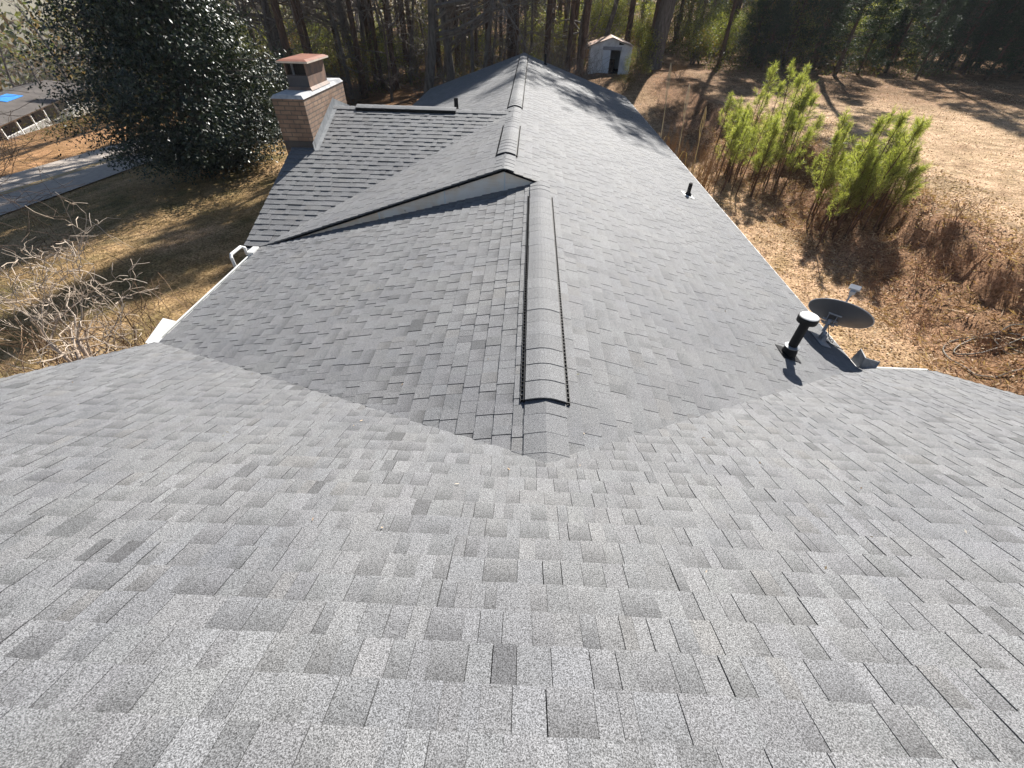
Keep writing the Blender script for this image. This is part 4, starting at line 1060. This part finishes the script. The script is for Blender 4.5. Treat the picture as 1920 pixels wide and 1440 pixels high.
for (px, py, k, s, l) in ((1330, 118, 2, .95, 'yellow green leafy shrub right of the leaning trunk'), (1365, 112, 0, 1.3, 'broad yellow green shrub behind the small twisted tree'), (1470, 75, 2, 1.2, 'pale yellow green shrub in front of the dark evergreens'), (1435, 62, 0, 1.3, 'green shrub beside the pale yellow one'), (1197, 128, 0, 1.0, 'leafy bush between shed and leaning trunk'), (1206, 112, 3, 1.0, 'rusty brown bush between shed and leaning trunk'),
                       (1190, 150, 2, .5, 'pale leafy bush at the right foot of the shed'), (1310, 120, 0, .9, 'light green bush touching the right side of the leaning trunk'), (1400, 85, 2, 1.1, 'tall yellow green shrub beyond the small twisted tree'), (1095, 132, 1, .35, 'small green plant at the left foot of the shed'), (1168, 168, 1, .5, 'low bush at the roof corner before the shed'), (1500, 110, 1, .8, 'low green bush left of the shaded evergreens'), (1600, 118, 4, .6, 'greyish bush in the shade of the evergreens'), (1560, 100, 1, .9, 'dark green bush at the lawn edge'), (1650, 105, 4, .7, 'bluish shaded bush under the evergreens'), (1270, 150, 3, .4, 'low rusty bush below the leaning trunk'), (1080, 118, 3, .6, 'brown leafy brush left of the shed')):
    p = gp(px, py); place(sh[k], USED, p.x, p.y, R.uniform(0, 6.28), s, l, 'shrub', None, -.05)
scatter(14, (-2, 4.0), (27.5, 36), br_, 'grey twiggy bare shrub between roof peak and shed', 'shrub', 'bare shrubs behind the roof peak', 20, .8, 1.2, None, 1.1)

# tall pines whose crowns shade the lawn and the far end of the roof
tall = [pine_tree(330+i, h, r, l) for i, (h, r, l) in enumerate(((27, .28, 13), (25, .25, 11)))]
scatter(10, (-14, -1), (31, 60), tall, 'very tall straight pine behind the house', 'tree', 'very tall pines behind the house', 31, .85, 1.1, woods, 2.2)
for (x, y, l) in ((-1.2, 36.5, 'pine trunk behind the left half of the far gable end'), (2.3, 33.6, 'pine trunk nearest the far gable end'), (1.0, 35.0, 'straight pine close behind the far gable end'), (3.3, 36.5, 'pine trunk close behind the right half of the far gable end'), (16.0, 46.5, 'straight pine among the yellow green shrubs')):
    place(pt_[1] if x > 2 else pt_[0], USED, x, y, x, 1.0, l, 'tree', None, -.1)
for (x, y, l) in ((24.5, 47.5, 'very tall pine behind the pale yellow green shrub'), (20.0, 57.0, 'very tall pine deeper behind the yellow green shrubs'), (8.6, 51.0, 'very tall pine behind the shed'), (11.2, 52.0, 'very tall pine between the shed and the leaning trunk'), (4.2, 45.0, 'very tall pine left of the shed roof')):
    place(tall[0], USED, x, y, x, 1.0, l, 'tree', None, -.1)
scatter(9, (29, 52), (36, 50), tall, 'very tall dark pine shading the upper right lawn', 'tree', 'very tall pines at the upper right', 37, .75, .95, lambda x, y: y > 60-0.62*(x-18), 3)
scatter(44, (-30, 30), (48, 78), [sh[0], sh[2], sh[1]], 'sunlit green shrub on the floor of the far wood', 'shrub', 'sunlit green shrubs of the far wood', 44, .9, 1.4, notshed, 1.8)
# dark evergreens along the edge of the upper right lawn
ge = random.Random(61)
for k in range(51):
    px = 1400+ (k % 17)*34 + ge.uniform(-14, 14); py = (126, 100, 76)[k//17] + (px-1400)*.05 + ge.uniform(-8, 8)
    p = gp(px, py); place(ce[k % 3], USED, p.x, p.y, ge.uniform(0, 6), ge.uniform(.55, .9), 'dark evergreen along the shaded edge of the upper right lawn', 'tree', 'evergreens edging the right lawn', -.1)
def undergrowth():
    q = np.random.default_rng(23); n = 9000; xs, ys = q.uniform(-50, 34, n), q.uniform(27, 90, n); V = []
    for x, y in zip(xs, ys):
        x, y = float(x), float(y)
        if not (y > 44 or woods(x, y)) or (2 < x < 14 and y < 56): continue
        z = ground_h(x, y); h = q.uniform(.3, 1.9); m = 22
        C = np.array([x, y, z]) + q.normal(size=(m, 3))*np.array([.45, .45, h*.45]) + np.array([0, 0, h*.5])
        V.append(leaf_quads(C, q.uniform(.1, .26, m), .06, .3, None, q))
    c = MB(); c.quads(np.concatenate(V)); tag(c.build('undergrowth', UNDER), kind='stuff', label='low brushy undergrowth on the floor of the woods', cat='undergrowth')
undergrowth()

scatter(10, (-.5, 2.4), (32, 38), br_, 'tall grey twiggy shrub screening the left side of the shed', 'shrub', 'twiggy shrubs left of the shed', 40, 1.0, 1.4, None, .7)
# far mass of woods closing the view
def far_woods():
    q = np.random.default_rng(3); n = 42000; a = q.uniform(-1.25, 1.25, n); r_ = q.uniform(150, 230, n)
    x, y = np.sin(a)*r_, np.cos(a)*r_; z = q.random(n)**1.1*20 + np.array([ground_h(float(i), float(j)) for i, j in zip(x, y)])
    c = MB(); c.quads(leaf_quads(np.stack([x, y, z], 1), q.uniform(1.2, 2.6, n), .8, .2, None, q)); tag(c.build('far_woods', UNDER), kind='stuff', label='hazy brown green mass of distant woods', cat='woods')
far_woods()

# ------------------------------------------------------------------ porch house across the road
def porch_house():
    b = gp(104, 233); b.z = ground_h(b.x, b.y)
    d = Vector((gp(170, 212).x-b.x, gp(170, 212).y-b.y, 0)); ang = math.atan2(d.y, d.x)
    root = thing('porch_house', b, 'low grey roofed house with white railed porch far across the road', 'house', rz=ang)
    wm = M['white']; L0, L1, PD, HW = -14, 16, 2.4, 2.0
    mb = MB(); mb.box((L0, PD, -1), (L1, PD+7, HW+.1)); mb.build('wall', mat('grey_brown_siding', (.3, .27, .25), (.24, .21, .2), 1, .8), root)  # wall in one grey-brown tone behind the porch
    r = MB(); hz = HW+.2
    r.prism([(L0-.5, -.4, hz), (L1+.5, -.4, hz), (L1+.5, PD+7.5, hz), (L0-.5, PD+7.5, hz)], [(L0+1, 4.6, hz+1.0), (L1-1, 4.6, hz+1.0), (L1-1, 4.8, hz+1.0), (L0+1, 4.8, hz+1.0)])
    rf = r.build('roof', mat('old_grey_roof', (.11, .095, .085), (.075, .065, .058), .8, .9), root)
    tp = MB(); sl_ = 1.0/5.0
    tz = lambda y, o: hz+sl_*(y+.4)+o
    tp.prism([(-1.5, 3.0, tz(3.0, .02)), (3.0, 3.0, tz(3.0, .02)), (2.7, 4.5, tz(4.5, .02)), (-1.5, 4.5, tz(4.5, .02))], [(-1.5, 3.0, tz(3.0, .07)), (3.0, 3.0, tz(3.0, .07)), (2.7, 4.5, tz(4.5, .07)), (-1.5, 4.5, tz(4.5, .07))])
    tp.build('tarp', mat('blue_tarp', (.05, .28, .72), (.03, .18, .55), 2, .5), rf)
    p = MB(); p.box((L0, -.1, -1), (L1, PD-.002, -.02)); p.build('porch_floor', mat('porch_boards', (.45, .42, .38), (.36, .33, .3), 2, .8), root)
    bm = MB(); bm.box((L0-.3, -.12, HW), (L1+.3, .1, HW+.2)); bm.build('porch_beam', wm, root)
    for x in (-11.8, -8.2, -4.6, -1.0, 2.6, 6.2, 9.8):
        q = MB(); q.box((x-.09, -.1, -.02), (x+.09, .08, HW)); q.build('porch_post', wm, root)
    for x0, x1 in ((-11.8, -8.2), (-8.2, -4.6), (-4.6, -1.0), (2.6, 6.2), (6.2, 9.8)):
        q = MB(); q.box((x0+.09, -.04, .88), (x1-.09, .03, .97)); q.box((x0+.09, -.04, .1), (x1-.09, .03, .17)); n = int((x1-x0)/.22)
        for k in range(1, n): xx = x0+(x1-x0)*k/n; q.box((xx-.035, -.03, .17), (xx+.035, .02, .88))
        q.build('railing', wm, root)
    d_ = MB(); d_.box((.3, PD-.05, 0), (1.3, PD-.005, 1.95)); d_.build('door', mat('dark_door', (.05, .04, .04), None, 3, .6), root)
    for x in (-6.4, -2.8, 4.4, 8.0):
        q = MB(); q.box((x-.5, PD-.04, .8), (x+.5, PD-.004, 1.9)); q.build('window', mat('dark_pane', (.03, .035, .04), None, 3, .15), root)
porch_house()

# ------------------------------------------------------------------ hose, litter, grass
def hose():
    p = gp(1850, 665); root = tag(thing('garden_hose', (p.x, p.y, p.z)), 'loose coil of dark hose lying on the leafy bank at the right edge', 'hose'); mb = MB(); g = random.Random(4)
    P = []
    def add(px, py):
        q = gp(px, py); P.append(Vector((q.x, q.y, ground_h(q.x, q.y)+.05)) - p)
    for px, py in ((1985, 690), (1920, 640), (1850, 634), (1790, 640), (1766, 655), (1775, 672), (1800, 690), (1825, 706), (1850, 711), (1880, 705), (1925, 690), (1985, 660), (2000, 630), (1960, 612), (1900, 612), (1870, 628), (1860, 645), (1900, 668), (1930, 660), (1925, 640), (1890, 650), (1800, 668), (1790, 655), (1830, 640), (1900, 660), (1960, 700)): add(px, py)
    Q = []
    for i in range(len(P)-1):
        p0, p1, p2, p3 = P[max(0, i-1)], P[i], P[i+1], P[min(len(P)-1, i+2)]
        for t in (0, .25, .5, .75): Q.append(0.5*((2*p1)+(p2-p0)*t+(2*p0-5*p1+4*p2-p3)*t*t+(3*p1-p0-3*p2+p3)*t**3))
    for v in Q: v.z = ground_h(v.x+p.x, v.y+p.y)+.035-p.z
    mb.tube(Q, .016, 6); mb.build('hose_tube', mat('dusty_hose', (.22, .2, .16), (.14, .12, .1), 5, .6), root)
hose()
def litter():
    q = np.random.default_rng(8); n = 60000
    x = np.concatenate([q.uniform(8, 16, n//2), q.uniform(5, 34, n//2)]); y = np.concatenate([q.uniform(3, 30, n//2), q.uniform(5, 42, n//2)])
    z = np.array([ground_h(float(a), float(b)) for a, b in zip(x, y)])+q.uniform(.0, .05, len(x))
    D = q.normal(size=(len(x), 3)); D[:, 2] *= .35
    c = MB(); c.quads(leaf_quads(np.stack([x, y, z], 1), q.uniform(.04, .1, len(x)), q.uniform(.02, .045, len(x)), 0, D, q))
    tag(c.build('leaf_litter', leaf_mat('fallen_leaves', [(.2, .1, .055), (.34, .2, .12), (.5, .36, .22), (.62, .5, .36)], .7, .1)), 'fallen brown leaves and pine straw over the right bank and lawn', 'leaf litter', kind='stuff')
    n = 26000; x = q.uniform(-25, -4.9, n); y = q.uniform(2, 34, n); z = np.array([ground_h(float(a), float(b)) for a, b in zip(x, y)])
    D = q.normal(size=(n, 3))*.6; c = MB(); c.quads(leaf_quads(np.stack([x, y, z], 1), q.uniform(.06, .14, n), .018, 1.0, D, q))
    tag(c.build('lawn_grass', leaf_mat('winter_grass', [(.1, .1, .035), (.2, .15, .07), (.3, .21, .11)], .7, .2)), 'short brown and green winter grass on the left lawn', 'grass', kind='stuff')
litter()
def straw():
    q = np.random.default_rng(18); n = 30000; x = q.uniform(9.3, 15.5, n); y = q.uniform(4, 30, n)
    k = np.array([toe(float(b)) for b in y]); keep = (x-k > -.9) & (x-k < 3.6+q.normal(size=n)*.5); x, y = x[keep], y[keep]; n = len(x)
    cl = np.array([mnoise.noise(Vector((float(a)*1.6, float(b)*1.6, 2))) for a, b in zip(x, y)]); keep = cl > -.12; x, y, cl = x[keep], y[keep], cl[keep]; n = len(x)
    z = np.array([ground_h(float(a), float(b)) for a, b in zip(x, y)]) + q.uniform(0, .03, n) + np.clip(cl, 0, 1)*q.uniform(0, .22, n)
    D = q.normal(size=(n, 3)); D[:, 2] = np.abs(D[:, 2])*.5
    c = MB(); c.quads(leaf_quads(np.stack([x, y, z], 1), q.uniform(.12, .34, n), q.uniform(.012, .03, n), 0, D, q))
    tag(c.build('pine_straw', leaf_mat('pine_straw', [(.13, .07, .04), (.32, .18, .105), (.5, .33, .2), (.66, .5, .34)], .8, .15)), 'matted pine straw and dead stems on the rough bank', 'pine straw', kind='stuff')
straw()

# ------------------------------------------------------------------ haze volume added to imitate a lens flare veil
def haze():
    mb = MB(); mb.box((-430, -130, -70), (430, 610, 60)); o = mb.build('haze', None or bpy.data.materials.new('flare_veil_haze')); m = o.data.materials[0]; m.use_nodes = True; t = m.node_tree
    t.nodes.remove(t.nodes['Principled BSDF']); v = t.nodes.new('ShaderNodeVolumePrincipled'); v.inputs['Color'].default_value = (.86, .9, 1, 1); v.inputs['Density'].default_value = 0.00025; v.inputs['Anisotropy'].default_value = 0.25
    t.links.new(v.outputs[0], t.nodes['Material Output'].inputs['Volume']); tag(o, kind='stuff', label='thin bluish haze added as a lens flare veil over the woods', cat='haze')
haze()
